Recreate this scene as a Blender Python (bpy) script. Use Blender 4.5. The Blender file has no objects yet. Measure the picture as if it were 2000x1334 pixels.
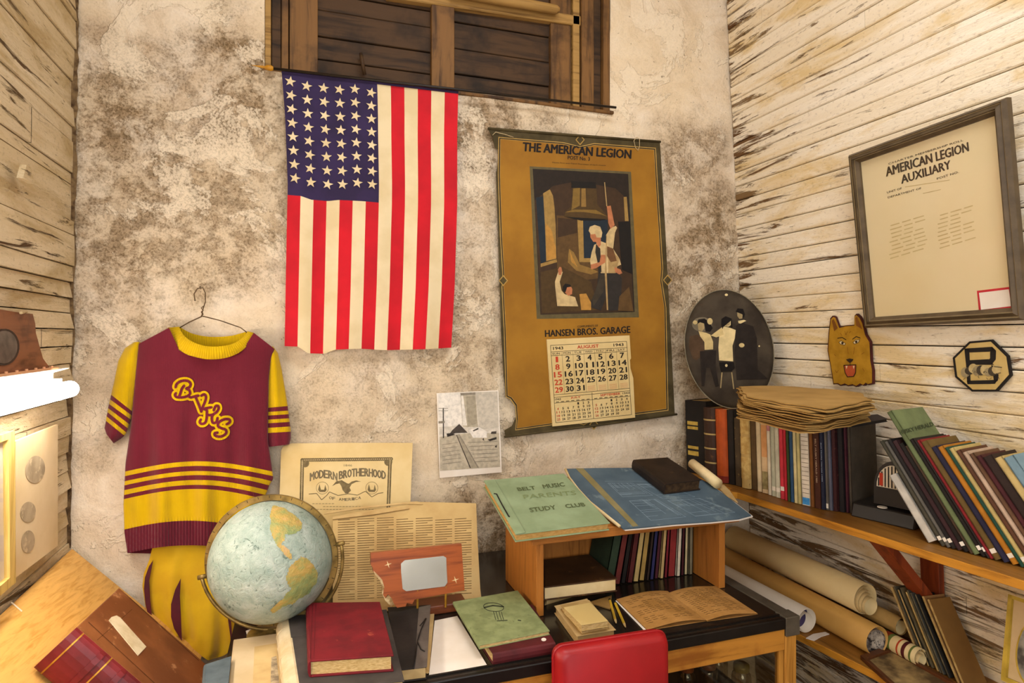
import bpy, bmesh, math, random
from mathutils import Vector, Matrix, noise as mnoise
random.seed(7)
scene = bpy.context.scene
COL = scene.collection
# ---------------------------------------------------------------- camera, world, lights, exposure
F = 1215.0                       # focal length in pixels of the 2000 px wide frame
HOR = 655.0                      # image row of the horizon
PSI = math.atan(410.0 / F)       # the camera is turned this far to the right of the back wall's normal
CAMZ = 1.5
cam_d = bpy.data.cameras.new('camera'); cam = bpy.data.objects.new('camera', cam_d); COL.objects.link(cam)
cam_d.sensor_width = 36.0; cam_d.lens = F / 2000 * 36; cam_d.shift_y = -(667 - HOR) / 2000; cam_d.clip_start = 0.02
cam.location = (0, 0, CAMZ); cam.rotation_euler = (math.pi / 2, 0, -PSI)
scene.camera = cam

def lin(h):
    h = h.lstrip('#'); o = []
    for i in (0, 2, 4):
        c = int(h[i:i + 2], 16) / 255
        o.append(c / 12.92 if c <= .04045 else ((c + .055) / 1.055) ** 2.4)
    return (o[0], o[1], o[2], 1)

world = bpy.data.worlds.new('world'); scene.world = world; world.use_nodes = True
bg = world.node_tree.nodes['Background']; bg.inputs[0].default_value = (.97, .98, 1.0, 1); bg.inputs[1].default_value = 0.40

def area(name, loc, target, sx, sy, power, col):
    l = bpy.data.lights.new(name, 'AREA'); l.shape = 'RECTANGLE'; l.size = sx; l.size_y = sy; l.energy = power; l.color = col
    o = bpy.data.objects.new(name, l); COL.objects.link(o); o.location = loc
    o.rotation_euler = (Vector(target) - Vector(loc)).to_track_quat('-Z', 'Y').to_euler()
    return o
# daylight from the room behind the camera, and the ceiling light of this corner
area('room_daylight', (-.05, -1.2, 1.75), (1.05, 2.0, 1.15), 1.6, 1.6, 35, (.97, .98, 1.0))
area('ceiling_lamp', (0.55, 0.55, 3.12), (0.62, 0.95, 0.0), 1.2, 0.5, 22, (.97, .98, 1.0))
scene.view_settings.view_transform = 'Standard'; scene.view_settings.look = 'None'
scene.view_settings.gamma = 1; scene.view_settings.use_curve_mapping = False
scene.view_settings.exposure = 0.16

# ---------------------------------------------------------------- rays through the photograph
FWD = Vector((math.sin(PSI), math.cos(PSI), 0)); RGT = Vector((math.cos(PSI), -math.sin(PSI), 0)); UP = Vector((0, 0, 1))
C0 = Vector((0, 0, CAMZ))
def ray(px, py): return FWD + RGT * ((px - 1000) / F) + UP * ((HOR - py) / F)
def at(px, py, X=None, Y=None, Z=None, t=None):
    d = ray(px, py)
    if X is not None: t = X / d.x
    elif Y is not None: t = Y / d.y
    elif Z is not None: t = (Z - CAMZ) / d.z
    return C0 + d * t
def plane(p0, n):
    p0 = Vector(p0); n = Vector(n).normalized()
    if n.dot(C0 - p0) < 0: n = -n
    def f(px, py, off=0.0):
        d = ray(px, py); q = p0 + n * off
        return C0 + d * ((q - C0).dot(n) / d.dot(n))
    f.n = n
    return f
def planeY(Y): return plane((0, Y, 0), (0, -1, 0))
def planeZ(Z): return plane((0, 0, Z), (0, 0, 1))
def plane3(a, b, c): return plane(a, (b - a).cross(c - a))
def project(p):
    q = Vector(p) - C0; z = q.dot(FWD)
    return (1000 + F * q.dot(RGT) / z, HOR - F * q.z / z)

# ---------------------------------------------------------------- materials
MATS = {}
def nodes_of(name):
    m = bpy.data.materials.new(name); m.use_nodes = True; nt = m.node_tree
    return m, nt, nt.nodes, nt.links, nt.nodes['Principled BSDF']
def ramp(nt, fac, stops):
    r = nt.nodes.new('ShaderNodeValToRGB'); e = r.color_ramp.elements
    while len(e) < len(stops): e.new(0.5)
    for el, (p, c) in zip(e, stops): el.position = p; el.color = c
    nt.links.new(fac, r.inputs[0]); return r.outputs[0]
def noise_tex(nt, vec, scale, detail=4, rough=.55, dist=0.0):
    n = nt.nodes.new('ShaderNodeTexNoise'); n.inputs['Scale'].default_value = scale; n.inputs['Detail'].default_value = detail
    n.inputs['Roughness'].default_value = rough; n.inputs['Distortion'].default_value = dist
    if vec is not None: nt.links.new(vec, n.inputs['Vector'])
    return n.outputs['Fac']
def mapping(nt, src, scale=(1, 1, 1), rot=(0, 0, 0), loc=(0, 0, 0)):
    m = nt.nodes.new('ShaderNodeMapping'); m.inputs['Scale'].default_value = scale; m.inputs['Rotation'].default_value = rot; m.inputs['Location'].default_value = loc
    nt.links.new(src, m.inputs['Vector']); return m.outputs[0]
def mixc(nt, fac, a, b, mode='MIX'):
    n = nt.nodes.new('ShaderNodeMix'); n.data_type = 'RGBA'; n.blend_type = mode
    for sock, v in ((n.inputs[0], fac), (n.inputs[6], a), (n.inputs[7], b)):
        if hasattr(v, 'node'): nt.links.new(v, sock)
        else: sock.default_value = v
    return n.outputs[2]
def math_n(nt, op, a, b=None, clamp=False):
    n = nt.nodes.new('ShaderNodeMath'); n.operation = op; n.use_clamp = clamp
    for sock, v in ((n.inputs[0], a), (n.inputs[1], b)):
        if v is None: continue
        if hasattr(v, 'node'): nt.links.new(v, sock)
        else: sock.default_value = v
    return n.outputs[0]
def bump(nt, p, height, strength, dist=0.004):
    b = nt.nodes.new('ShaderNodeBump'); b.inputs['Strength'].default_value = strength; b.inputs['Distance'].default_value = dist
    nt.links.new(height, b.inputs['Height']); nt.links.new(b.outputs[0], p.inputs['Normal'])
def position(nt): return nt.nodes.new('ShaderNodeNewGeometry').outputs['Position']

def M(name, c, c2=None, scale=25, rough=.75, bmp=.15, metal=0, spec=.3, wear=None, wear_at=.62, sheen=0, stretch=(1, 1, 1)):
    """one colour with a second in soft patches, optional wear colour in hard patches"""
    if name in MATS: return MATS[name]
    m, nt, N, L, p = nodes_of(name)
    pos = mapping(nt, position(nt), stretch)
    a = lin(c); b = lin(c2) if c2 else tuple(x * .78 for x in a[:3]) + (1,)
    f = noise_tex(nt, pos, scale, 5)
    col = ramp(nt, f, [(.38, b), (.62, a)])
    if wear:
        w = noise_tex(nt, pos, scale * 1.7, 7, .7)
        col = mixc(nt, ramp(nt, w, [(wear_at, (0, 0, 0, 1)), (wear_at + .06, (1, 1, 1, 1))]), col, lin(wear))
    L.new(col, p.inputs['Base Color'])
    p.inputs['Roughness'].default_value = rough; p.inputs['Metallic'].default_value = metal
    p.inputs['Specular IOR Level'].default_value = spec; p.inputs['Sheen Weight'].default_value = sheen
    if bmp: bump(nt, p, noise_tex(nt, pos, scale * 6, 4), bmp, .002)
    MATS[name] = m; return m

def wood(name, c, c2, axis=1, fine=60, long=3, rough=.55, rot=(0, 0, 0), dark=None, bmp=.2, spec=.3):
    if name in MATS: return MATS[name]
    m, nt, N, L, p = nodes_of(name)
    s = [fine] * 3; s[axis] = long
    pos = mapping(nt, mapping(nt, position(nt), (1, 1, 1), rot), s)
    f = noise_tex(nt, pos, 1, 5, .6, .6)
    col = ramp(nt, f, [(.32, lin(c2)), (.5, lin(c)), (.7, tuple(min(1, x * 1.12) for x in lin(c)[:3]) + (1,))])
    if dark:
        g = noise_tex(nt, mapping(nt, position(nt), (6, 6, 6)), 1, 5, .6)
        col = mixc(nt, ramp(nt, g, [(.5, (0, 0, 0, 1)), (.68, (1, 1, 1, 1))]), col, lin(dark))
    L.new(col, p.inputs['Base Color']); p.inputs['Roughness'].default_value = rough; p.inputs['Specular IOR Level'].default_value = spec
    bump(nt, p, f, bmp, .002)
    MATS[name] = m; return m

def knit(name, c, ribs=0):
    if name in MATS: return MATS[name]
    m, nt, N, L, p = nodes_of(name)
    pos = position(nt)
    f = noise_tex(nt, pos, 9, 3); a = lin(c)
    L.new(ramp(nt, f, [(.35, tuple(x * .86 for x in a[:3]) + (1,)), (.65, a)]), p.inputs['Base Color'])
    w = N.new('ShaderNodeTexWave'); w.inputs['Scale'].default_value = 120; w.inputs['Distortion'].default_value = 1.5; L.new(pos, w.inputs['Vector'])
    bump(nt, p, w.outputs['Fac'], .35, .002)
    p.inputs['Roughness'].default_value = .95; p.inputs['Specular IOR Level'].default_value = .1; p.inputs['Sheen Weight'].default_value = .15
    MATS[name] = m; return m

def glass(name, tint='#FFFFFF', alpha=.12, rough=.04):
    if name in MATS: return MATS[name]
    m, nt, N, L, p = nodes_of(name)
    tr = N.new('ShaderNodeBsdfTransparent'); tr.inputs[0].default_value = lin(tint)
    gl = N.new('ShaderNodeBsdfGlossy'); gl.inputs['Roughness'].default_value = rough
    fr = N.new('ShaderNodeFresnel'); fr.inputs[0].default_value = 1.45
    geo = N.new('ShaderNodeNewGeometry')
    k = math_n(nt, 'MULTIPLY', math_n(nt, 'ADD', fr.outputs[0], alpha * .3, True), math_n(nt, 'SUBTRACT', 1.0, geo.outputs['Backfacing']))
    mx = N.new('ShaderNodeMixShader'); L.new(k, mx.inputs[0]); L.new(tr.outputs[0], mx.inputs[1]); L.new(gl.outputs[0], mx.inputs[2])
    L.new(mx.outputs[0], N['Material Output'].inputs[0])
    MATS[name] = m; return m

def emit(name, c, s):
    if name in MATS: return MATS[name]
    m, nt, N, L, p = nodes_of(name)
    p.inputs['Base Color'].default_value = lin(c); p.inputs['Emission Color'].default_value = lin(c); p.inputs['Emission Strength'].default_value = s
    MATS[name] = m; return m

# ---------------------------------------------------------------- mesh building
ORG = {}
class MB:
    def __init__(s): s.v = []; s.f = []; s.m = []
    def add(s, vs, fs, mi=0):
        k = len(s.v); s.v += [Vector(v) for v in vs]
        for f in fs: s.f.append([k + i for i in f]); s.m.append(mi)
        return s
    def hexa(s, b, t, mi=0):                    # four bottom, four top points in the same order
        return s.add(list(b) + list(t), [(3, 2, 1, 0), (4, 5, 6, 7), (0, 1, 5, 4), (1, 2, 6, 5), (2, 3, 7, 6), (3, 0, 4, 7)], mi)
    def box(s, a, b, mi=0):
        (x0, y0, z0), (x1, y1, z1) = a, b
        return s.hexa([(x0, y0, z0), (x1, y0, z0), (x1, y1, z0), (x0, y1, z0)], [(x0, y0, z1), (x1, y0, z1), (x1, y1, z1), (x0, y1, z1)], mi)
    def obox(s, o, ax, ay, az, mi=0):           # oriented box from a corner and three edge vectors
        o, ax, ay, az = Vector(o), Vector(ax), Vector(ay), Vector(az)
        return s.hexa([o, o + ax, o + ax + ay, o + ay], [o + az, o + ax + az, o + ax + ay + az, o + ay + az], mi)
    def prism(s, pts, d, mi=0):
        pts = [Vector(p) for p in pts]; d = Vector(d); n = len(pts)
        return s.add(pts + [p + d for p in pts], [tuple(range(n))[::-1], tuple(range(n, 2 * n))] + [(i, (i + 1) % n, n + (i + 1) % n, n + i) for i in range(n)], mi)
    def face(s, pts, mi=0): return s.add(pts, [tuple(range(len(pts)))], mi)
    def grid(s, fn, nu, nv, mif=None, wrap=False):
        vs = [fn(i / nu, j / nv) for j in range(nv + 1) for i in range(nu + (0 if wrap else 1))]
        w = nu if wrap else nu + 1; k = len(s.v); s.v += [Vector(v) for v in vs]
        for j in range(nv):
            for i in range(nu):
                a = j * w + i; b = j * w + (i + 1) % w
                s.f.append([k + a, k + b, k + b + w, k + a + w]); s.m.append(mif((i + .5) / nu, (j + .5) / nv) if mif else 0)
        return s
    def tube(s, pts, r, n=8, mi=0, closed=False, caps=True):
        pts = [Vector(p) for p in pts]; m = len(pts); rs = r if isinstance(r, (list, tuple)) else [r] * m
        k = len(s.v); prev = None
        for i, p in enumerate(pts):
            a = pts[(i - 1) % m] if (closed or i > 0) else p; b = pts[(i + 1) % m] if (closed or i < m - 1) else p
            t = (b - a).normalized()
            if prev is None: prev = t.orthogonal().normalized()
            prev = (prev - t * prev.dot(t)).normalized(); q = t.cross(prev)
            for j in range(n):
                an = 2 * math.pi * j / n
                s.v.append(p + (prev * math.cos(an) + q * math.sin(an)) * rs[i])
        for i in range(m if closed else m - 1):
            for j in range(n):
                a = k + i * n + j; b = k + i * n + (j + 1) % n; c = k + ((i + 1) % m) * n + (j + 1) % n; d = k + ((i + 1) % m) * n + j
                s.f.append([a, b, c, d]); s.m.append(mi)
        if caps and not closed:
            s.f.append([k + j for j in range(n)][::-1]); s.m.append(mi)
            s.f.append([k + (m - 1) * n + j for j in range(n)]); s.m.append(mi)
        return s
    def lathe(s, c, prof, n=24, axis=None, mi=0):    # prof: (radius, height)
        c = Vector(c); ax = Vector(axis).normalized() if axis else Vector((0, 0, 1)); u = ax.orthogonal().normalized(); w = ax.cross(u); k = len(s.v)
        for r, h in prof:
            for j in range(n):
                a = 2 * math.pi * j / n; s.v.append(c + ax * h + (u * math.cos(a) + w * math.sin(a)) * r)
        for i in range(len(prof) - 1):
            for j in range(n):
                s.f.append([k + i * n + j, k + i * n + (j + 1) % n, k + (i + 1) * n + (j + 1) % n, k + (i + 1) * n + j]); s.m.append(mi)
        return s
    def text(s, body, bl, br, tl, pf, off=.0006, mi=0, bold=0.0):   # lettering laid on plane pf between three pixel corners
        vs, fs = text_data(body, 0.0); bl, br, tl = Vector(bl), Vector(br), Vector(tl)
        d = (br - bl).normalized() * (tl - bl).length * bold * 1.7; e = (tl - bl) * bold * .9
        for k, sh in enumerate((-d, Vector((0, 0)), d, e, -e) if bold else (Vector((0, 0)),)):      # heavier strokes by overlaid impressions
            out = []
            for x, y in vs:
                q = bl + (br - bl) * x + (tl - bl) * y + sh; out.append(pf(q.x, q.y, off + .00004 * k))
            s.add(out, fs, mi)
        return s
    def build(s, name, mats, parent=None, smooth=False, bevel=0):
        if not isinstance(mats, (list, tuple)): mats = [mats]
        if parent is not None: org = ORG[parent.name]
        else:
            lo = Vector((min(v.x for v in s.v), min(v.y for v in s.v), min(v.z for v in s.v))); hi = Vector((max(v.x for v in s.v), max(v.y for v in s.v), 0))
            org = Vector(((lo.x + hi.x) / 2, (lo.y + hi.y) / 2, lo.z))
        me = bpy.data.meshes.new(name); me.from_pydata([v - org for v in s.v], [], s.f)
        for m in mats: me.materials.append(m)
        me.polygons.foreach_set('material_index', s.m)
        if smooth: me.polygons.foreach_set('use_smooth', [True] * len(s.f))
        me.update()
        bm = bmesh.new(); bm.from_mesh(me); bmesh.ops.recalc_face_normals(bm, faces=bm.faces)
        if bevel: bmesh.ops.bevel(bm, geom=list(bm.edges), offset=bevel, segments=1, affect='EDGES', clamp_overlap=True)
        bm.to_mesh(me); bm.free()
        o = bpy.data.objects.new(name, me); COL.objects.link(o)
        if parent is None: o.location = org
        else: o.parent = parent
        ORG[o.name] = org
        return o
def tag(o, label=None, cat=None, group=None, kind=None):
    if label: o['label'] = label
    if cat: o['category'] = cat
    if group: o['group'] = group
    if kind: o['kind'] = kind
    return o
def thing(name, label, cat, loc, group=None):
    o = bpy.data.objects.new(name, None); COL.objects.link(o); o.location = Vector(loc); o.empty_display_size = .05; ORG[o.name] = Vector(loc)
    return tag(o, label, cat, group)
def struct(name, loc=(0, 0, 0)):
    o = bpy.data.objects.new(name, None); COL.objects.link(o); o.location = Vector(loc); ORG[o.name] = Vector(loc)
    o['kind'] = 'structure'; return o
TEXTS = {}
def text_data(body, bold):
    key = (body, bold)
    if key not in TEXTS:
        cu = bpy.data.curves.new('lettering', 'FONT'); cu.body = body; cu.offset = bold; cu.resolution_u = 2; cu.fill_mode = 'FRONT' if hasattr(cu, 'fill_mode') else cu.fill_mode
        ob = bpy.data.objects.new('lettering', cu); COL.objects.link(ob)
        dg = bpy.context.evaluated_depsgraph_get(); me = bpy.data.meshes.new_from_object(ob.evaluated_get(dg))
        vs = [(v.co.x, v.co.y) for v in me.vertices]; fs = [tuple(p.vertices) for p in me.polygons]
        bpy.data.objects.remove(ob); bpy.data.curves.remove(cu); bpy.data.meshes.remove(me)
        x0 = min(v[0] for v in vs); x1 = max(v[0] for v in vs); y0 = min(v[1] for v in vs); y1 = max(v[1] for v in vs)
        TEXTS[key] = ([((x - x0) / (x1 - x0), (y - y0) / max(1e-6, y1 - y0)) for x, y in vs], fs)
    return TEXTS[key]
def pxl(pts, ox, oy, sc): return [(ox + x / sc, oy + y / sc) for x, y in pts]
def sheet(mb, px, pf, thick=.001, off=0.0, mi=0):       # a sheet whose front lies on plane pf (+off)
    return mb.prism([pf(x, y, off) for x, y in px], -pf.n * thick, mi)
def prints(mb, polys, pf, off, step=.00012):            # flat print, each later shape over the earlier
    for k, (mi, px) in enumerate(polys): mb.face([pf(x, y, off + k * step) for x, y in px], mi)
    return mb
def ell(cx, cy, rx, ry, n=28, rot=0, a0=0, a1=2 * math.pi):
    c, s = math.cos(rot), math.sin(rot); out = []
    for i in range(n):
        a = a0 + (a1 - a0) * i / n; x, y = rx * math.cos(a), ry * math.sin(a); out.append((cx + x * c - y * s, cy + x * s + y * c))
    return out
def stroke(mb, px, w, pf, off, mi=0, dots=True):         # a line of width w pixels on a surface
    for (x0, y0), (x1, y1) in zip(px, px[1:]):
        d = math.hypot(x1 - x0, y1 - y0) or 1; nx, ny = -(y1 - y0) / d * w / 2, (x1 - x0) / d * w / 2
        mb.face([pf(x0 + nx, y0 + ny, off), pf(x1 + nx, y1 + ny, off), pf(x1 - nx, y1 - ny, off), pf(x0 - nx, y0 - ny, off)], mi)
    if dots:
        for x, y in px: mb.face([pf(a, b, off) for a, b in ell(x, y, w / 2, w / 2, 10)], mi)
    return mb
def bil(q, s, t): return q[0].lerp(q[1], s).lerp(q[3].lerp(q[2], s), t)      # q: top-left, top-right, bottom-right, bottom-left
# ---------------------------------------------------------------- materials of the setting
def plaster():
    m, nt, N, L, p = nodes_of('old_plaster'); pos = position(nt)
    big = noise_tex(nt, pos, 2.2, 3, .6, .4); mid = noise_tex(nt, pos, 7, 6, .68, .5); fine = noise_tex(nt, pos, 42, 4, .65)
    base = ramp(nt, mid, [(.30, lin('#C6AF92')), (.48, lin('#DAC7AD')), (.66, lin('#E8DAC6'))])
    base = mixc(nt, ramp(nt, big, [(.42, (0, 0, 0, 1)), (.6, (.55, .55, .55, 1))]), base, lin('#DDC8A6'))
    # stains with their own places on the wall, kept as an attribute of its mesh and broken up by noise
    at_n = N.new('ShaderNodeAttribute'); at_n.attribute_name = 'stain'; acc = at_n.outputs['Fac']
    brk = ramp(nt, noise_tex(nt, pos, 13, 6, .74, .3), [(.44, (0, 0, 0, 1)), (.56, (1, 1, 1, 1))])
    st = math_n(nt, 'MULTIPLY', acc, math_n(nt, 'ADD', math_n(nt, 'MULTIPLY', brk, .62), .38), True)
    col = mixc(nt, st, base, ramp(nt, fine, [(.35, lin('#6A563C')), (.65, lin('#A2896A'))]))
    # flaked patches of clean undercoat and dark pits
    fl = ramp(nt, noise_tex(nt, pos, 4.2, 6, .68, .6), [(.575, (0, 0, 0, 1)), (.59, (1, 1, 1, 1))])
    col = mixc(nt, math_n(nt, 'MULTIPLY', fl, .55), col, lin('#E6D6BC'))
    pit = ramp(nt, noise_tex(nt, pos, 60, 3, .5), [(.27, (1, 1, 1, 1)), (.31, (0, 0, 0, 1))])
    col = mixc(nt, math_n(nt, 'MULTIPLY', pit, .6), col, lin('#5A452C'))
    grit = noise_tex(nt, pos, 150, 3, .7)
    col = mixc(nt, math_n(nt, 'MULTIPLY', math_n(nt, 'MULTIPLY', ramp(nt, grit, [(.40, (1, 1, 1, 1)), (.52, (0, 0, 0, 1))]), math_n(nt, 'ADD', st, .10)), .75, True), col, lin('#5E4A30'))
    crack = math_n(nt, 'MULTIPLY', ramp(nt, mid, [(.455, (0, 0, 0, 1)), (.461, (1, 1, 1, 1)), (.467, (0, 0, 0, 1))]), brk)
    col = mixc(nt, math_n(nt, 'MULTIPLY', crack, .38), col, lin('#7A6242'))
    L.new(col, p.inputs['Base Color']); p.inputs['Roughness'].default_value = .92; p.inputs['Specular IOR Level'].default_value = .15
    h = math_n(nt, 'ADD', math_n(nt, 'MULTIPLY', mid, 1.2), math_n(nt, 'ADD', math_n(nt, 'MULTIPLY', fl, .25), math_n(nt, 'ADD', math_n(nt, 'MULTIPLY', fine, .30), math_n(nt, 'SUBTRACT', math_n(nt, 'MULTIPLY', grit, .10), math_n(nt, 'MULTIPLY', st, .12)))))
    bump(nt, p, h, .75, .013)
    return m
def painted_boards(name, paint, paint2, stain, bare, bare_low, stretch=(7, 2.2, 26), zlow=None):
    m, nt, N, L, p = nodes_of(name); pos = position(nt)
    big = noise_tex(nt, pos, 3.0, 2, .65)
    st = mapping(nt, pos, stretch); gr = noise_tex(nt, st, 1, 5, .7, .6)
    col = mixc(nt, ramp(nt, gr, [(.35, (0, 0, 0, 1)), (.65, (1, 1, 1, 1))]), lin(paint2), lin(paint))
    s = noise_tex(nt, mapping(nt, pos, (4, 2.5, 9), loc=(3, 1, 2)), 1, 5, .68, .5)
    col = mixc(nt, ramp(nt, s, [(.49, (0, 0, 0, 1)), (.64, (.85, .85, .85, 1))]), col, lin(stain))
    pe = noise_tex(nt, mapping(nt, pos, stretch, loc=(5, 7, 1)), 1.3, 6, .75, .8)
    if zlow is not None:
        sep = N.new('ShaderNodeSeparateXYZ'); L.new(pos, sep.inputs[0])
        mr = N.new('ShaderNodeMapRange'); L.new(sep.outputs[2], mr.inputs[0]); mr.inputs[1].default_value = zlow; mr.inputs[2].default_value = zlow - .3; mr.inputs[3].default_value = 0; mr.inputs[4].default_value = bare_low
        # the boards next to the corner are worn as well
        mr2 = N.new('ShaderNodeMapRange'); L.new(sep.outputs[1], mr2.inputs[0]); mr2.inputs[1].default_value = 1.75; mr2.inputs[2].default_value = 2.0; mr2.inputs[3].default_value = 0; mr2.inputs[4].default_value = .09
        pe = math_n(nt, 'ADD', math_n(nt, 'ADD', pe, mr.outputs[0]), mr2.outputs[0])
    k = ramp(nt, pe, [(.595, (0, 0, 0, 1)), (.65, (1, 1, 1, 1))])
    col = mixc(nt, k, col, mixc(nt, big, lin(bare), tuple(x * .5 for x in lin(bare)[:3]) + (1,)))
    info = N.new('ShaderNodeObjectInfo')
    col = mixc(nt, math_n(nt, 'MULTIPLY', info.outputs['Random'], .22), col, lin(stain))
    L.new(col, p.inputs['Base Color']); p.inputs['Roughness'].default_value = .8; p.inputs['Specular IOR Level'].default_value = .2
    grit = noise_tex(nt, mapping(nt, pos, (1, .55, 1)), 130, 3, .7)
    col2 = mixc(nt, math_n(nt, 'MULTIPLY', ramp(nt, grit, [(.33, (1, 1, 1, 1)), (.43, (0, 0, 0, 1))]), .24), col, lin(bare)); L.new(col2, p.inputs['Base Color'])
    h = math_n(nt, 'ADD', math_n(nt, 'SUBTRACT', math_n(nt, 'MULTIPLY', gr, .8), math_n(nt, 'MULTIPLY', k, .5)), math_n(nt, 'MULTIPLY', grit, .35))
    bump(nt, p, h, .8, .006)
    return m
STAINS = [(470, 140, 110, 1), (440, 205, 90, .9), (510, 215, 70, .8), (195, 235, 110, .95), (300, 340, 150, .85), (230, 440, 140, .85), (400, 430, 150, .75), (320, 150, 70, .6), (180, 80, 60, .5), (930, 250, 110, .85), (350, 270, 80, .7),
          (1080, 235, 90, .6), (1350, 320, 110, .8), (1385, 470, 130, .95), (1400, 640, 130, .95), (1340, 560, 100, .85), (935, 560, 110, .6), (950, 1060, 130, 1), (925, 740, 90, .5), (545, 300, 90, .6), (700, 760, 120, .4), (190, 640, 120, .55), (650, 820, 100, .4), (1310, 720, 110, .8), (1345, 860, 90, .8), (530, 480, 90, .4), (215, 560, 110, .6), (925, 430, 80, .5), (905, 690, 100, .6), (1000, 890, 90, .45), (760, 740, 140, .4), (920, 620, 80, .5), (1330, 900, 110, .6), (160, 900, 60, .35)]
PLASTER = plaster()
LEFTB = painted_boards('whitewashed_planks', '#DECCAC', '#CCB68E', '#B09668', '#5E4429', 0)
RIGHTB = painted_boards('peeling_painted_boards', '#F2E7D3', '#E9DBC2', '#D8BC84', '#74502F', .09, zlow=1.02)
GAP = M('dark_gap', '#2A1C10', '#1A110A', rough=1)
DARKW = wood('dark_old_wood', '#46301A', '#22150A', axis=0, fine=45, long=4, dark='#22160B', rough=.7)
MIDW = wood('worn_brown_wood', '#75522A', '#3E2813', axis=2, fine=50, long=4, rough=.65, dark='#3A2512')
PALEW = wood('yellow_timber', '#A07C44', '#6C4D24', axis=0, fine=60, long=4, rough=.7)

# ---------------------------------------------------------------- back wall with its boarded opening
YB = 2.0
def noisy(x, z, s, a): return a * mnoise.noise(Vector((x * s, 3.1, z * s)))
wx0, wx1, wz0, wz1 = at(517, 60, Y=YB).x, at(1192, 200, Y=YB).x, 2.305, 2.95
def wall_back():
    r = struct('wall_back'); mb = MB(); st = .012
    xs = [-.75 + (wx0 + .75) * i / 70 for i in range(71)] + [wx0 + (wx1 - wx0) * i / 88 for i in range(1, 89)] + [wx1 + (1.85 - wx1) * i / 52 for i in range(1, 53)]
    zs = [wz0 * i / 150 for i in range(151)] + [wz0 + (wz1 - wz0) * i / 40 for i in range(1, 41)] + [wz1 + (3.3 - wz1) * i / 16 for i in range(1, 17)]
    W = len(xs); vs = []
    for z in zs:
        for x in xs:
            zz = (z + noisy(x, 1.7, 1.3, .02)) / .172; fr = zz - math.floor(zz); d = noisy(x, z, 2.3, .006) + noisy(x, z, 7, .003) + noisy(x, z, 26, .0012) + .0022 * math.sin(math.floor(zz) * 2.4) - .0035 * math.exp(-((fr - .5) / .05) ** 2) * max(0, mnoise.noise(Vector((x * 3, zz // 1, 5))) + .25)
            vs.append((x, YB + d, z))
    fs = []
    for j in range(len(zs) - 1):
        for i in range(W - 1):
            cx, cz = (xs[i] + xs[i + 1]) / 2, (zs[j] + zs[j + 1]) / 2
            if wx0 < cx < wx1 and wz0 < cz < wz1: continue
            a = j * W + i; fs.append((a, a + 1, a + W + 1, a + W))
    mb.add(vs, fs); o = mb.build('plaster_face', PLASTER, r, smooth=True)
    BL = [(at(x, y, Y=2.0), rr / F * 1.95, k) for (x, y, rr, k) in STAINS]
    vals = []
    for v in o.data.vertices:
        q = v.co + Vector((mnoise.fractal(v.co * 5, .9, 2.1, 5) * .09, 0, mnoise.fractal(v.co * 5 + Vector((7, 1, 3)), .9, 2.1, 5) * .09))
        s_ = 0
        for c, rad, k in BL:
            d = math.hypot(q.x - c.x, q.z - c.z)
            if d < rad * 1.25: t_ = min(1, (1.25 - d / rad) / .8); s_ = max(s_, k * t_ * t_ * (3 - 2 * t_))
        vals.append(s_)
    o.data.attributes.new('stain', 'FLOAT', 'POINT').data.foreach_set('value', vals)
    mb = MB()                                                     # reveals of the opening, rough plaster
    D = .07
    mb.box((wx0 - .01, YB + .006, wz0 - .02), (wx0, YB + D, wz1)); mb.box((wx1, YB + .006, wz0 - .02), (wx1 + .01, YB + D, wz1)); mb.box((wx0, YB + .006, wz0 - .02), (wx1, YB + D, wz0))
    mb.build('reveal', PLASTER, r)
    mb = MB(); mb.box((-.8, YB + .09, 0), (1.9, YB + .11, 3.3)); mb.build('backing', GAP, r)
    return r
wall_back()
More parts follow.
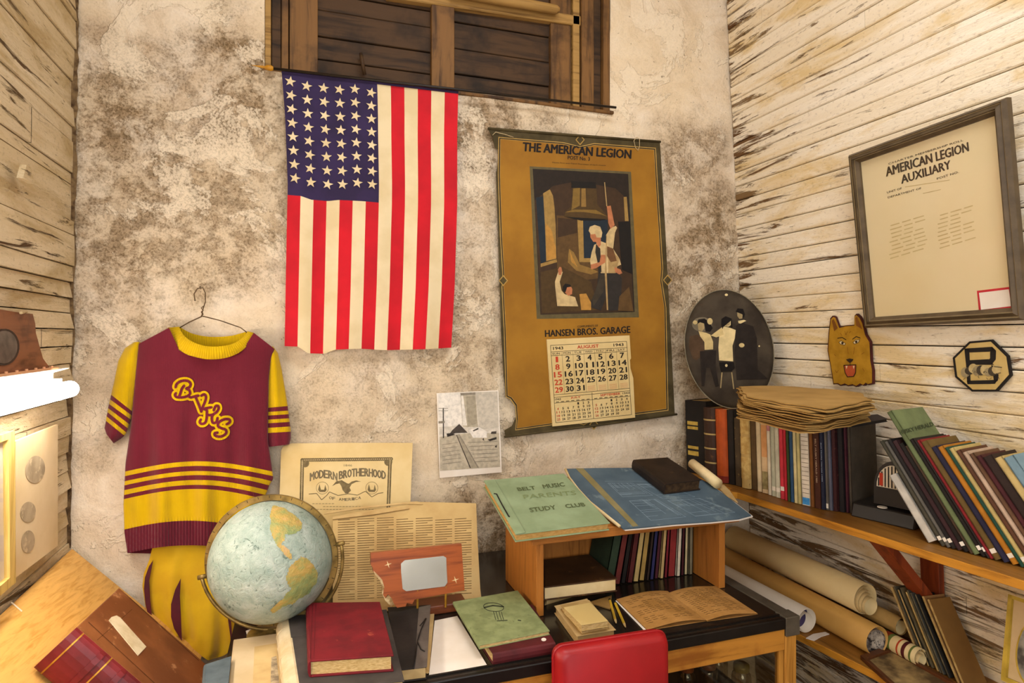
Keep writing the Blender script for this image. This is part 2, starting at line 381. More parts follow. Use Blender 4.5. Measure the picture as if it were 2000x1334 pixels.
def window_opening():
    r = struct('window_1', (0.5, YB, wz0)); Yf = YB + .045
    zt = wz1
    def xx(px): return at(px, 100, Y=YB).x
    def vert(name, x0, x1, y, th, mat, z0=wz0, z1=zt, slant=0):
        mb = MB(); mb.hexa([(x0, y, z0), (x1, y, z0), (x1, y + th, z0), (x0, y + th, z0)], [(x0 + slant, y, z1), (x1 + slant, y, z1), (x1 + slant, y + th, z1), (x0 + slant, y + th, z1)])
        return mb.build(name, mat, r, bevel=.0015)
    vert('jamb', wx0, xx(529), YB + .002, .06, PALEW); vert('jamb', xx(1179), wx1, YB + .002, .06, MIDW)
    vert('stile', xx(530), xx(548), YB + .012, .05, DARKW); vert('stile', xx(549), xx(563), YB + .02, .04, MIDW)
    vert('stile', xx(565), xx(621), YB + .03, .03, MIDW); vert('stile', xx(846), xx(891), YB + .025, .03, MIDW)
    vert('stile', xx(1082), xx(1122), YB + .03, .03, MIDW); vert('stile', xx(1124), xx(1137), YB + .02, .03, PALEW); vert('stile', xx(1139), xx(1163), YB + .012, .04, MIDW); vert('stile', xx(1164), xx(1178), YB + .02, .03, DARKW)
    rnd = random.Random(3)
    for xa, xb in ((xx(619), xx(848)), (xx(889), xx(1084))):
        z = wz0 - .002
        while z < zt - .02:
            h = rnd.uniform(.055, .10); h = min(h, zt - z); y = Yf + rnd.uniform(0, .006)
            mb = MB(); mb.box((xa, y, z + .0015), (xb, y + .02, z + h - .0015)); mb.build('plank', DARKW, r, bevel=.002); z += h
    # sloping top rail and the loose batten under it
    a, b = at(755, -6, Y=YB + .02), at(1135, 50, Y=YB + .02); mb = MB(); mb.obox(a, b - a, (0, .03, 0), (0, 0, .035)); mb.build('top_rail', PALEW, r, bevel=.003)
    a, b = at(880, -18, Y=YB - .005), at(1092, 20, Y=YB - .005); mb = MB(); mb.tube([a, a.lerp(b, .5), a.lerp(b, .97), b], [.017, .018, .016, .009], 10); mb.build('batten', PALEW, r, smooth=True)
    a, b = at(705, 105, Y=YB + .03), at(712, 146, Y=YB + .03); mb = MB(); mb.tube([a, a.lerp(b, .5) + Vector((-.003, -.012, .004)), b], .006, 8); mb.build('handle', DARKW, r, smooth=True)
    mb = MB(); mb.box((wx0 - .005, YB - .006, wz0 - .012), (wx1 + .012, YB + .05, wz0 - .001)); mb.build('sill', MIDW, r, bevel=.002)
window_opening()

# ---------------------------------------------------------------- left wall of rough whitewashed planks
def XL(z): return -.606 + (z - .92) * .0133
def wall_left():
    r = struct('wall_left'); rnd = random.Random(11)
    mb = MB(); mb.box((-.70, -1.2, 0), (-.655, 2.09, 3.3)); mb.build('sheathing', GAP, r)
    ys = [-130, -70, -20, 45, 100, 162, 214, 250, 279, 340, 362, 433, 461, 521, 552, 583, 612, 643, 676, 709, 744, 778, 812, 848, 882, 918, 952, 988, 1022, 1058, 1094, 1140, 1190, 1240, 1290]
    zs = sorted([1.5 + (HOR - y) / 713 for y in ys] + [3.3, 3.22, 3.12, 3.02, 2.92, 2.82, 2.72] + [.05 + .075 * i for i in range(8)] + [0])
    zs = [z for i, z in enumerate(zs) if i == 0 or z - zs[i - 1] > .02]
    for z0, z1 in zip(zs, zs[1:]):
        pr = rnd.uniform(-.006, .006); lip = rnd.choice([0, 0, .005, .009]); y1 = YB - rnd.uniform(.002, .014)
        cut = [(-1.2, y1)]
        if rnd.random() < .35: k = rnd.uniform(1.55, 1.9); cut = [(-1.2, k), (k + .003, y1)]
        for ya, yb in cut:
            n = 14; pts = []
            def prof(y, z, front): return XL(z) + pr + (lip * (1 - (z - z0) / (z1 - z0)) if front else -.03) + noisy(y, z, 9, .0035)
            mb = MB()
            mb.grid(lambda u, v: Vector((prof(ya + (yb - ya) * u, z0 + .002 + (z1 - z0 - .004) * v, True), ya + (yb - ya) * u, z0 + .0015 + (z1 - z0 - .003) * v + noisy(u * 3, z0 * 9, 3, .0015))), n, 3)
            k = len(mb.v); edge = [0 * (n + 1) + i for i in range(n + 1)]
            back = [Vector((XL(z0) - .03, ya, z0 + .0015)), Vector((XL(z0) - .03, yb, z0 + .0015)), Vector((XL(z1) - .03, yb, z1 - .0015)), Vector((XL(z1) - .03, ya, z1 - .0015))]
            mb.v += back; top = [3 * (n + 1) + i for i in range(n + 1)]
            for e, (a, b) in ((edge, (k, k + 1)), (top, (k + 3, k + 2))): mb.f.append(e + [b, a]); mb.m.append(0)
            mb.f.append([n, 2 * n + 1, 3 * n + 2, 4 * n + 3, k + 2, k + 1]); mb.m.append(0)
            mb.build('plank', LEFTB, r)
wall_left()
def corner_seams():
    # ragged strip coloured dark for the gap where the plaster meets the planks, and a bent wire in the other corner
    for nm, par, X, w, s in (('seam', 'wall_left', XL, .005, 1), ('seam', 'wall_right', None, .006, -1)):
        if X is None: continue
        mb = MB(); n = 260; pts = []
        for i in range(n + 1):
            z = .92 + 2.36 * i / n; k = max(0, .35 + mnoise.noise(Vector((z * 9, 2, 1))) + .6 * mnoise.noise(Vector((z * 38, 5, 2))))
            pts.append((X(z) - .008, 1.9895, z)); pts.append((X(z) + .006 + w * k, 1.9905, z))
        mb.add(pts, [(2 * i, 2 * i + 1, 2 * i + 3, 2 * i + 2) for i in range(n)]); o = mb.build(nm, M('dark_corner_gap', '#4A3622', '#7A6242', 60, 1, .6), bpy.data.objects[par])
    mb = MB(); f = plane((-.572, 0, 1.5), (1, 0, -.0133)); mb.prism([f(x, y, .004) for x, y in ((52, 322), (60, 326), (68, 360), (45, 348))], (-.012, 0, 0)); mb.build('splinter', LEFTB, bpy.data.objects['wall_left'])
corner_seams()

# ---------------------------------------------------------------- right wall of narrow painted boards
def XR(z): return 1.609 - .052 * (z - 1.5)
RW = plane((1.609, 0, 1.5), (1, 0, .052))
def wall_right():
    r = struct('wall_right'); rnd = random.Random(5)
    mb = MB(); mb.hexa([(XR(0) + .02, -1.2, 0), (XR(0) + .08, -1.2, 0), (XR(0) + .08, 2.09, 0), (XR(0) + .02, 2.09, 0)], [(XR(3.3) + .02, -1.2, 3.3), (XR(3.3) + .08, -1.2, 3.3), (XR(3.3) + .08, 2.09, 3.3), (XR(3.3) + .02, 2.09, 3.3)]); mb.build('sheathing', GAP, r)
    P = .0545; z = 0.0
    while z < 3.28:
        g = .0016 if rnd.random() < .6 else .0032
        cuts = [-1.2, YB - rnd.uniform(.001, .008)]
        if rnd.random() < .4: cuts.insert(1, rnd.uniform(1.0, 1.9))
        pr = rnd.uniform(-.0015, .0015)
        for ya, yb in zip(cuts, cuts[1:]):
            z0, z1 = z + g / 2, z + P - g / 2; mb = MB(); f = lambda zz, d: XR(zz) + pr + d
            # board with eased long edges
            sec = [(f(z0, .003), z0), (f(z0, 0), z0 + .003), (f(z1, 0), z1 - .003), (f(z1, .003), z1), (f(z1, .018), z1), (f(z0, .018), z0)]
            mb.prism([(x, ya, zz) for x, zz in sec], (0, yb - ya - .0015, 0)); mb.build('board', RIGHTB, r)
        z += P
wall_right()
def floor_and_ceiling():
    fl = struct('floor'); W = wood('floor_planks', '#7A5632', '#4B321B', axis=1, fine=40, long=3)
    for i in range(20):
        x = -.7 + i * .12; mb = MB(); mb.box((x + .001, -1.2, -.03), (x + .119, 2.09, 0)); mb.build('plank', W, fl)
    ce = struct('ceiling'); mb = MB(); mb.box((-.72, -1.2, 3.3), (1.75, 2.1, 3.34)); mb.build('ceiling_panel', M('ceiling_paint', '#D8C6A4', '#C5AE84'), ce)
floor_and_ceiling()
# ---------------------------------------------------------------- shared materials of the things
PAPER = M('cream_paper', '#E2CD9E', '#D3BA86', 14, .85, .08)
AGED = M('aged_tan_paper', '#CDB07A', '#B59560', 10, .85, .1)
WHITEP = M('white_paper', '#EFE6DA', '#E4D8C8', 8, .8, .05)
PAGES = M('page_edges', '#D9BE86', '#B8965A', 120, .9, .3, stretch=(1, 1, 6))
BLACK = M('black_cloth', '#1E1815', '#14100E', 30, .6, .2)
INK = M('black_ink', '#1C1612', '#1C1612', 5, .8, 0)
GREYINK = M('grey_ink', '#6E6046', '#7D6E52', 40, .85, 0)
REDINK = M('red_ink', '#B83A22', '#B83A22', 5, .8, 0)
GOLD = M('gilt', '#C79A3A', '#A87A25', 40, .4, .05, metal=.6)
STRING = M('string', '#C9B48E', '#B59C70', 60, .9, .2)
WIRE = M('rusty_wire', '#6B5234', '#4A3620', 40, .5, .1, metal=.5)

# ---------------------------------------------------------------- sweater, hanger and pleated skirt
MAROON = knit('maroon_knit', '#6B1E2C'); YELL = knit('yellow_knit', '#CFA804')
def interp(tab, y):
    if y <= tab[0][0]: return tab[0][1]
    for (a, b), (c, d) in zip(tab, tab[1:]):
        if y <= c: return b + (d - b) * (y - a) / (c - a)
    return tab[-1][1]
SWL = [(640, 270), (672, 270), (700, 268), (760, 262), (830, 256), (905, 245), (985, 241), (1040, 243), (1090, 250)]
SWR = [(640, 537), (680, 537), (700, 529), (740, 525), (860, 523), (905, 530), (935, 534), (948, 526), (975, 516), (1070, 512)]
SWT = [(0, 672), (.225, 640), (.30, 684), (.38, 694), (.53, 701), (.66, 697), (.76, 685), (.845, 650), (1, 682)]
def arch(s): return math.sin(math.pi * min(1, max(0, s)))
def sw_y(px, py, s):
    fold = (.009 * math.sin(px * .075 + .006 * py) + .005 * math.sin(px * .145 - .004 * py + 1)) * min(1, max(0, (py - 720) / 220)) + .004 * math.sin(px * .031 + 1.0)
    rib = .0032 * math.sin(px * 1.05) if py > 1012 - 20 * arch(s) + 22 else 0
    return 1.945 - .030 * math.sqrt(max(0, arch(s))) + fold + rib
def sweater():
    base = at(390, 1085, Y=1.93)
    r = thing('sweater', 'maroon and yellow striped short-sleeved school sweater hanging on the wall', 'sweater', base)
    mb = MB()
    bands = [(lambda s: interp(SWT, s), 0, 26)]
    edges = [921, 930, 940, 948, 957.5, 967, 975]
    for i, e in enumerate(edges): bands.append(((lambda s, e=e: e - 20 * arch(s)), (1 + i) % 2, 3 if i < 6 else 12))
    bands.append((lambda s: 1038 - 25 * arch(s * .85 + .1) + 4, 0, 10)); bands.append((lambda s: 1087 - 22 * arch(s * .85 + .1), 0, 0))
    nu = 200; rows = []; rm = []
    for (f, mi, n), (g, _, _) in zip(bands, bands[1:]):
        for k in range(n): rows.append((f, g, k / n)); rm.append(mi)
    rows.append((bands[-1][0], bands[-1][0], 0))
    W = nu + 1; k0 = 0; vs = []
    for (f, g, t) in rows:
        for i in range(nu + 1):
            s = i / nu; y = f(s) * (1 - t) + g(s) * t; xl, xr = interp(SWL, y), interp(SWR, y); x = xl + (xr - xl) * s
            vs.append(at(x, y, Y=sw_y(x, y, s)))
        for s in (1, .5, 0):
            y = f(s) * (1 - t) + g(s) * t; xl, xr = interp(SWL, y), interp(SWR, y); vs.append(at(xl + (xr - xl) * s, y + (18 if s == .5 else 0), Y=1.978))
    W = nu + 4; fs = []; ms = []
    for j in range(len(rows) - 1):
        for i in range(W): a, b = j * W + i, j * W + (i + 1) % W; fs.append((a, b, b + W, a + W)); ms.append(rm[j])
    mb.add(vs, fs); mb.m = ms; mb.build('body', [MAROON, YELL], r, smooth=True)
    # sleeves
    def sleeve(outer, inner, bands_, yo):
        m = MB(); n = 10; rows_ = len(outer); v = []
        for a, b in zip(outer, inner):
            for i in range(n + 1):
                s = i / n; x, y = a[0] + (b[0] - a[0]) * s, a[1] + (b[1] - a[1]) * s; v.append(at(x, y, Y=yo - .020 * arch(s) + .003 * math.sin(x * .3)))
            for s in (1, 0):
                x, y = (b if s else a); v.append(at(x, y, Y=yo + .018))
        w = n + 3; ff = []; mm = []
        for j in range(rows_ - 1):
            for i in range(w): p, q = j * w + i, j * w + (i + 1) % w; ff.append((p, q, q + w, p + w)); mm.append(bands_[j])
        m.add(v, ff); m.m = mm; m.build('sleeve', [MAROON, YELL], r, smooth=True)
    sleeve([(262, 668), (244, 680), (231, 705), (223, 745), (217, 771), (215, 780), (213, 789), (211, 797), (210, 805), (208, 813), (207, 822), (204, 836), (208, 848)],
           [(275, 668), (272, 700), (268, 740), (263, 775), (259, 804), (258, 812), (256, 820), (253, 829), (250, 837), (247, 845), (243, 851), (236, 857), (222, 866)], [1, 1, 1, 1, 0, 1, 0, 1, 0, 1, 0, 0], 1.955)
    sleeve([(533, 676), (543, 690), (550, 720), (556, 755), (562, 793), (563, 802), (564, 809), (565, 817), (566, 824), (567, 833), (568, 843), (568, 856), (565, 868)],
           [(524, 684), (521, 705), (519, 730), (518, 760), (518, 797), (518, 805), (518, 812), (518, 820), (518, 827), (518, 836), (518, 846), (520, 860), (524, 873)], [1, 1, 1, 1, 0, 1, 0, 1, 0, 1, 0, 0], 1.957)
    # ribbed collar: front band and the back band seen through the neck
    O = [(327, 640), (337, 667), (357, 688), (384, 698), (412, 702), (445, 698), (471, 686), (488, 668), (496, 650)]
    I = [(350, 638), (357, 652), (370, 664), (390, 673), (412, 677), (440, 675), (460, 669), (475, 658), (484, 647)]
    def cat(P, t):
        x = t * (len(P) - 1); i = min(int(x), len(P) - 2); f = x - i
        p0, p1, p2, p3 = P[max(i - 1, 0)], P[i], P[i + 1], P[min(i + 2, len(P) - 1)]
        h = lambda a, b, c, d: .5 * (2 * b + (c - a) * f + (2 * a - 5 * b + 4 * c - d) * f * f + (3 * b - a - 3 * c + d) * f ** 3)
        return h(p0[0], p1[0], p2[0], p3[0]), h(p0[1], p1[1], p2[1], p3[1])
    def yc(u): return 1.955 - .062 * math.sin(math.pi * u)
    m = MB(); m.grid(lambda u, v: at(*[a + (b - a) * v for a, b in zip(cat(O, u), cat(I, u))], Y=yc(u) - .007 * arch(v) + .0014 * math.sin(u * 300)), 180, 6)
    m.grid(lambda u, v: at(*[a + (b - a) * v for a, b in zip(cat(O, u), cat(I, u))], Y=yc(u) + .006), 60, 2)
    m.build('collar', YELL, r, smooth=True)
    B = [(350, 638), (372, 650), (395, 656), (420, 658), (450, 656), (470, 651), (484, 647)]
    m = MB(); m.grid(lambda u, v: at(cat(B, u)[0], cat(B, u)[1] + 24 * v, Y=1.963 + .008 * v + .001 * math.sin(u * 200)), 120, 4); m.build('neck_band', YELL, r, smooth=True)
    # lettering: maroon script on a yellow patch
    S = lambda pts: pxl(pts, 320, 720, 8.893)
    strokes = [S(p) for p in (
        [(205, 320), (222, 268), (285, 222), (370, 207), (440, 228), (466, 275), (440, 325), (390, 345), (440, 375), (455, 430), (420, 470), (350, 495), (270, 500), (215, 490), (192, 460), (208, 428)],
        [(350, 298), (312, 350), (290, 420), (262, 492)], [(420, 470), (470, 500), (540, 480), (595, 468)],
        [(600, 470), (556, 492), (580, 560), (620, 660), (650, 745)], [(650, 745), (682, 650), (720, 560), (732, 485), (700, 447), (652, 470)],
        [(825, 672), (760, 682), (700, 702), (745, 722), (746, 800), (740, 880), (715, 940), (660, 960), (622, 930), (642, 885)], [(745, 800), (800, 808), (850, 798)],
        [(868, 722), (900, 650), (942, 650), (950, 700), (910, 760), (852, 800), (832, 870), (852, 940), (910, 930), (932, 860)],
        [(1092, 965), (1146, 930), (1140, 885), (1080, 875), (1010, 895), (950, 940), (942, 1000), (1000, 1035), (1070, 1060), (1085, 1110), (1040, 1160), (960, 1182), (890, 1160), (884, 1122), (930, 1112)])]
    def smoothp(P, n=4): return [cat(P, i / ((len(P) - 1) * n)) for i in range((len(P) - 1) * n + 1)]
    def surf(px, py, off=0): 
        s = (px - interp(SWL, py)) / (interp(SWR, py) - interp(SWL, py)); return at(px, py, Y=sw_y(px, py, s) - off)
    m = MB()
    for p in strokes: stroke(m, smoothp(p), 14.0, surf, .003)
    m.build('letter_patch', YELL, r)
    m = MB()
    for p in strokes: stroke(m, smoothp(p), 5.2, surf, .0045)
    m.build('lettering', MAROON, r)
    # pleated skirt pinned under the hem
    base = at(370, 1288, Y=1.95)
    k = thing('skirt', 'yellow pleated skirt with maroon insets hanging below the sweater', 'skirt', base)
    L_ = [(1060, 300), (1095, 291), (1120, 281), (1145, 278), (1190, 285), (1230, 300), (1260, 330), (1290, 392)]
    R_ = [(1060, 470), (1200, 470), (1290, 462)]
    bot = [(0, 1235), (.2, 1247), (.42, 1256), (.55, 1275), (.68, 1290), (.85, 1281), (1, 1262)]
    def sk(u, v):
        y = 1060 + (interp(bot, u) - 1060) * v; xl, xr = interp(L_, y) if v < .97 else 288, interp(R_, y); xl = min(xl, 300); x = xl + (xr - xl) * u
        f = .010 * math.sin(u * 16 + 1) * v + .005 * math.sin(u * 31 + 2) * v
        return at(x, y, Y=1.957 + f - .012 * arch(u))
    m = MB(); m.grid(sk, 70, 40); m.build('cloth', M('yellow_satin', '#DCB408', '#C89C05', 6, .55, .05, sheen=.3), k, smooth=True)
    SATM = M('maroon_satin', '#5C1D28', '#451520', 10, .7, .05)
    for P in ([(299, 1094), (291, 1106), (283, 1128), (281, 1150), (284, 1180), (290, 1203), (296, 1203), (293, 1170), (291, 1135)], [(353, 1130), (342, 1152), (334, 1180), (334, 1205), (340, 1228), (355, 1252), (353, 1200), (351, 1165)], [(447, 1180), (444, 1200), (450, 1245), (451, 1275), (453, 1240), (450, 1200)]):
        m = MB(); m.prism([at(x, y, Y=1.942 - (.0 if x < 330 else .006)) for x, y in P], (0, .003, 0)); m.build('pleat_inset', SATM, k)
    # wire hanger
    h = thing('wire_hanger', 'thin rusty wire hanger holding the striped sweater', 'hanger', at(390, 645, Y=1.965))
    Y = 1.962
    m = MB(); m.tube([at(x, y, Y=Y) for x, y in [(381, 588), (379, 574), (386, 563), (396, 562), (401, 572), (401, 590), (396, 605), (394, 618)]], .0016, 6); m.build('hook', WIRE, h, smooth=True)
    m = MB(); m.tube([at(x, y, Y=Y) for x, y in [(396, 617), (370, 629), (346, 643), (285, 680)]], .0016, 6); m.tube([at(x, y, Y=Y) for x, y in [(394, 617), (430, 626), (470, 640), (525, 682)]], .0016, 6); m.build('shoulder_wire', WIRE, h, smooth=True)
    m = MB(); m.tube([at(395 + 2.2 * math.cos(a * 1.3), 598 + a * 1.6, Y=Y - .001 * math.sin(a * 1.3)) for a in range(13)], .0013, 6); m.build('twist', WIRE, h, smooth=True)
    n = MB(); n.tube([at(392, 564, Y=1.90), at(391, 560, Y=2.0)], .002, 8); tag(n.build('nail', WIRE), 'small nail in the plaster carrying the wire hanger', 'nail')
sweater()

# ---------------------------------------------------------------- flag on its pole
def flag():
    p0, p1 = at(534, 134, Y=1.955), at(1203, 210, Y=1.955)
    r = thing('flag', 'hanging red and white striped flag with 48 stars on a thin dark pole', 'flag', at(725, 690, Y=1.97))
    m = MB(); m.tube([p0, p1], .0042, 10); m.build('pole', M('dark_pole', '#241A12', '#181009', 20, .45, .05), r, smooth=True)
    tip = at(489, 127, Y=1.955); d = (p0 - tip)
    m = MB(); m.lathe(tip, [(.0001, 0), (.004, d.length * .55), (.003, d.length * .6), (.0075, d.length * .72), (.0085, d.length * .9), (.005, d.length)], 14, d); m.build('spear_tip', M('brass_tip', '#C98F1E', '#A97312', 30, .45, .05), r, smooth=True)
    LE = [(138, 550), (230, 557), (360, 562), (450, 560), (560, 558), (676, 556)]; RE = [(180, 895), (260, 893), (400, 893), (560, 888), (684, 881)]
    top = lambda u: (551 + 344 * u, 139 + 41 * u); bots = [(0, 676), (.08, 677), (.14, 690), (.24, 691), (.30, 683), (.45, 681), (.6, 684), (.85, 682), (1, 679)]
    def P(u, v, off=0.0):
        tx, ty = top(u); by = interp(bots, u); y = ty + (by - ty) * v
        xl, xr = interp(LE, y), interp(RE, y); x = xl + (xr - xl) * u
        amp = .002 + .012 * v
        yy = 1.966 - amp * (.55 * math.sin(u * 15 + 1.2 * v + .4) + .35 * math.sin(u * 27 - v * 2)) * (1 - .25 * (u < .02)) - .004 * v
        return at(x, y, Y=yy - off)
    RED = M('flag_red', '#C4061C', '#B00418', 8, .8, .05, sheen=.2); WHT = M('flag_white', '#DCC9A2', '#D0BB90', 10, .85, .05, sheen=.1); BLU = M('flag_blue', '#2F2148', '#271B3C', 12, .85, .05, sheen=.1)
    us = .542; vc = .45
    def vtop(u): return vc - .022 * (1 - u / us) * 0
    for k in range(13):
        a, b = k / 13, (k + 1) / 13; v0 = vc if k < 7 else 0
        m = MB(); m.grid(lambda u, v: P(a + (b - a) * u, v0 + (1 - v0) * v), 5, 44); m.build('stripe', RED if k % 2 == 0 else WHT, r, smooth=True)
    m = MB(); m.grid(lambda u, v: P(7 / 13 * u, vc * v), 34, 34); m.build('canton', BLU, r, smooth=True)
    m = MB(); m.tube([P(i / 30, .001, -.001) for i in range(31)], .0055, 8); m.build('sleeve_hem', BLU, r, smooth=True)
    Tp = [(567, 159), (599, 168), (632, 172), (663, 175), (693, 174), (725, 181)]; Bt = [(576, 348), (607, 356), (640, 360), (669, 360), (698, 357), (727, 360)]
    def yat(px, py):
        u = (px - interp(LE, py)) / (interp(RE, py) - interp(LE, py)); ty = 139 + 41 * u; v = (py - ty) / (interp(bots, u) - ty); return P(u, v).y
    star = None
    for i in range(6):
        for j in range(8):
            f = j / 7; x = Tp[i][0] + (Bt[i][0] - Tp[i][0]) * f; y = Tp[i][1] + (Bt[i][1] - Tp[i][1]) * f
            c = at(x, y, Y=yat(x, y) - .0025)
            if star is None:
                R = .0165; pts = [((R if q % 2 == 0 else R * .40) * math.sin(math.pi * q / 5 + .12), (R if q % 2 == 0 else R * .40) * math.cos(math.pi * q / 5 + .12)) for q in range(10)]
                m = MB(); m.prism([(a, 0, b) for a, b in pts], (0, .001, 0)); star = m.build('star', WHT, None); mesh = star.data
                star.location = (0, 0, 0)
                off = ORG[star.name]
                for v in mesh.vertices: v.co = v.co + off
                o = star
            else:
                o = star.copy(); COL.objects.link(o)
            o.parent = r; o.location = c - ORG[r.name]; o.rotation_euler = (0, .15 * math.sin(i * 3 + j), 0)
flag()

# ---------------------------------------------------------------- wall calendar poster
def calendar():
    PF = planeY(1.978)
    r = thing('wall_calendar', 'large mustard paper calendar poster with a bell picture hanging on the plaster wall', 'calendar', at(1150, 850, Y=1.985))
    OUT = [(953, 252), (1020, 259), (1100, 264), (1200, 272), (1289, 278), (1293, 340), (1299, 440), (1304, 540), (1310, 650), (1318, 810), (1240, 820), (1150, 832), (1060, 844), (988, 855), (985, 841), (1000, 832), (1008, 815), (1007, 795), (997, 780), (988, 775), (986, 752), (984, 735), (979, 650), (976, 560), (973, 450), (969, 340), (973, 316), (986, 300), (984, 292), (968, 290), (962, 268)]
    OLIVE = M('olive_border', '#4E4226', '#3C3219', 20, .8, .1); MUST = M('mustard_paper', '#9A6C1C', '#865A14', 5, .75, .08); LINE = M('tan_line', '#B08E4C', '#9C7C3E', 20, .8, 0)
    m = MB(); sheet(m, OUT, PF, .0015); m.build('sheet', OLIVE, r)
    IN = [(978, 272), (1100, 282), (1133, 290), (1160, 284), (1277, 293), (1283, 400), (1291, 525), (1289, 548), (1297, 600), (1301, 798), (1160, 816), (1140, 826), (1120, 820), (1010, 836), (1012, 818), (1010, 790), (1000, 776), (992, 772), (988, 640), (984, 560), (986, 545), (981, 460), (977, 340)]
    C = Vector((1140, 555)); grow = lambda P, k: [(C.x + (x - C.x) * (1 + k / 160), C.y + (y - C.y) * (1 + k / 280)) for x, y in P]
    m = MB(); prints(m, [(0, grow(IN, 5)), (1, grow(IN, 3.2)), (2, grow(IN, 0.2)), (0, IN)][0:0] + [(0, grow(IN, 4.6)), (1, grow(IN, 2.8)), (0, grow(IN, .8)), (2, IN)], PF, .0006); m.build('border', [LINE, INK, MUST], r)
    for cx, cy in ((1133, 273), (983, 548), (1304, 547), (1160, 829)):
        m = MB(); prints(m, [(0, [(cx - 9, cy), (cx, cy - 11), (cx + 9, cy), (cx, cy + 11)]), (1, [(cx - 7, cy), (cx, cy - 8), (cx + 7, cy), (cx, cy + 8)])], PF, .0012); m.build('diamond_ornament', [LINE, OLIVE], r)
    for body, bl, br, tl, bo in (('THE AMERICAN LEGION', (1021, 295), (1232, 310), (1022, 278), .034), ('POST No. 3', (1109, 311), (1152, 314), (1109, 304), .02), ('Meets First and Third Thursdays of each month', (1079, 319), (1183, 325), (1079, 316), 0),
                                 ('COMPLIMENTS OF', (1128, 640), (1168, 638), (1128, 636), .01), ('HANSEN BROS. GARAGE', (1065, 658), (1231, 650), (1064.5, 645), .024)):
        m = MB(); m.text(body, bl, br, tl, PF, .0016, bold=bo); m.build('lettering', INK, r)
    # the picture: a bell ringer and a boy
    S = lambda pts: pxl(pts, 1020, 320, 4.167)
    cs = ['#5E5334', '#241A12', '#3D2A18', '#5A4120', '#8A6A34', '#9A7A40', '#1C2630', '#7A5E28', '#4A3618', '#B08038', '#C9AE7C', '#B4714A', '#2B2622', '#3A3226', '#A98B5A', '#15100C', '#6E4A2A']
    pm = [M('print_%s' % c[1:].lower(), c, None, 60, .7, 0) for c in cs]
    polys = [(0, [(60, 20), (885, 65), (950, 1250), (118, 1262)]), (1, [(85, 40), (862, 82), (915, 1205), (148, 1228)]),
             (2, [(100, 300), (250, 180), (400, 150), (600, 170), (760, 200), (855, 290), (880, 640), (905, 1200), (150, 1225), (130, 800)]),
             (3, [(280, 420), (690, 440), (690, 800), (640, 930), (400, 960), (285, 900)]), (2, [(290, 440), (450, 450), (450, 560), (290, 600)]),
             (8, [(150, 880), (330, 840), (560, 960), (620, 1190), (160, 1215)]),
             (6, [(112, 275), (178, 262), (195, 790), (150, 815)]), (5, [(170, 240), (225, 208), (250, 260), (262, 350), (272, 500), (278, 772), (195, 792), (185, 500)]), (9, [(190, 480), (240, 540), (272, 680), (276, 770), (200, 785)]), (5, [(150, 812), (280, 776), (284, 800), (150, 840)]),
             (4, [(380, 690), (420, 720), (470, 820), (560, 850), (620, 880), (560, 900), (440, 870), (370, 800)]), (9, [(385, 700), (410, 760), (450, 840), (400, 800)]),
             (6, [(495, 455), (695, 455), (695, 640), (560, 780), (498, 780)]), (5, [(448, 455), (495, 455), (502, 768), (562, 768), (562, 800), (465, 800)]),
             (15, [(780, 470), (880, 468), (900, 900), (810, 860)]), (5, [(825, 270), (850, 268), (866, 466), (836, 466)]),
             (8, [(398, 140), (600, 150), (612, 330), (660, 385), (692, 425), (690, 450), (520, 455), (340, 432), (350, 395), (395, 345), (410, 270)]),
             (7, [(415, 200), (470, 195), (468, 340), (400, 375), (405, 340)]), (4, [(482, 200), (515, 200), (520, 350), (480, 350)]), (15, [(398, 140), (600, 150), (602, 200), (400, 195)]),
             (7, [(345, 395), (420, 372), (600, 375), (690, 428), (640, 412), (500, 392), (420, 392)]), (15, [(342, 430), (500, 440), (690, 450), (640, 462), (480, 462)]),
             (12, [(620, 880), (770, 870), (812, 930), (800, 1192), (700, 1195), (690, 1060), (640, 1195), (555, 1165), (560, 1120), (610, 1000)]), (13, [(640, 900), (680, 900), (660, 1040), (580, 1160), (570, 1100)]),
             (10, [(585, 660), (640, 630), (720, 660), (790, 770), (805, 820), (760, 840), (745, 890), (640, 890), (625, 810), (556, 820), (552, 790), (565, 720)]), (14, [(700, 680), (790, 770), (760, 890), (700, 890)]),
             (12, [(600, 650), (635, 690), (645, 880), (620, 885), (612, 800), (595, 720)]), (16, [(690, 670), (740, 690), (770, 790), (720, 800), (690, 750)]),
             (10, [(682, 580), (720, 520), (762, 505), (772, 520), (755, 560), (740, 690), (690, 660)]), (11, [(688, 345), (720, 340), (732, 400), (752, 500), (720, 530), (700, 480), (694, 400)]),
             (11, [(552, 560), (600, 560), (640, 600), (640, 660), (620, 680), (600, 635), (578, 635), (555, 600)]), (10, [(540, 545), (550, 512), (590, 497), (635, 512), (652, 560), (645, 600), (605, 600), (595, 570), (560, 575)]),
             (11, [(640, 740), (675, 740), (680, 800), (600, 850), (560, 860), (556, 820), (630, 800)]), (11, [(750, 840), (800, 860), (815, 890), (790, 900), (755, 880)]),
             (14, [(666, 150), (674, 150), (692, 345), (684, 345)]), (14, [(684, 580), (690, 580), (684, 800), (700, 1190), (688, 1190), (672, 900)]),
             (10, [(295, 870), (330, 880), (305, 960), (320, 1030), (345, 1060), (430, 1085), (455, 1160), (285, 1158), (268, 1000), (266, 960)]), (11, [(290, 860), (305, 838), (318, 842), (325, 870), (315, 905), (298, 905)]),
             (11, [(345, 1000), (395, 995), (408, 1020), (405, 1060), (375, 1075), (350, 1050)]), (15, [(330, 1000), (350, 975), (390, 982), (400, 1000), (365, 1005), (352, 1045), (335, 1035)]), (9, [(465, 1060), (520, 1055), (560, 1130), (560, 1190), (480, 1190)]), (3, [(790, 1080), (870, 1000), (905, 1200), (780, 1195)])]
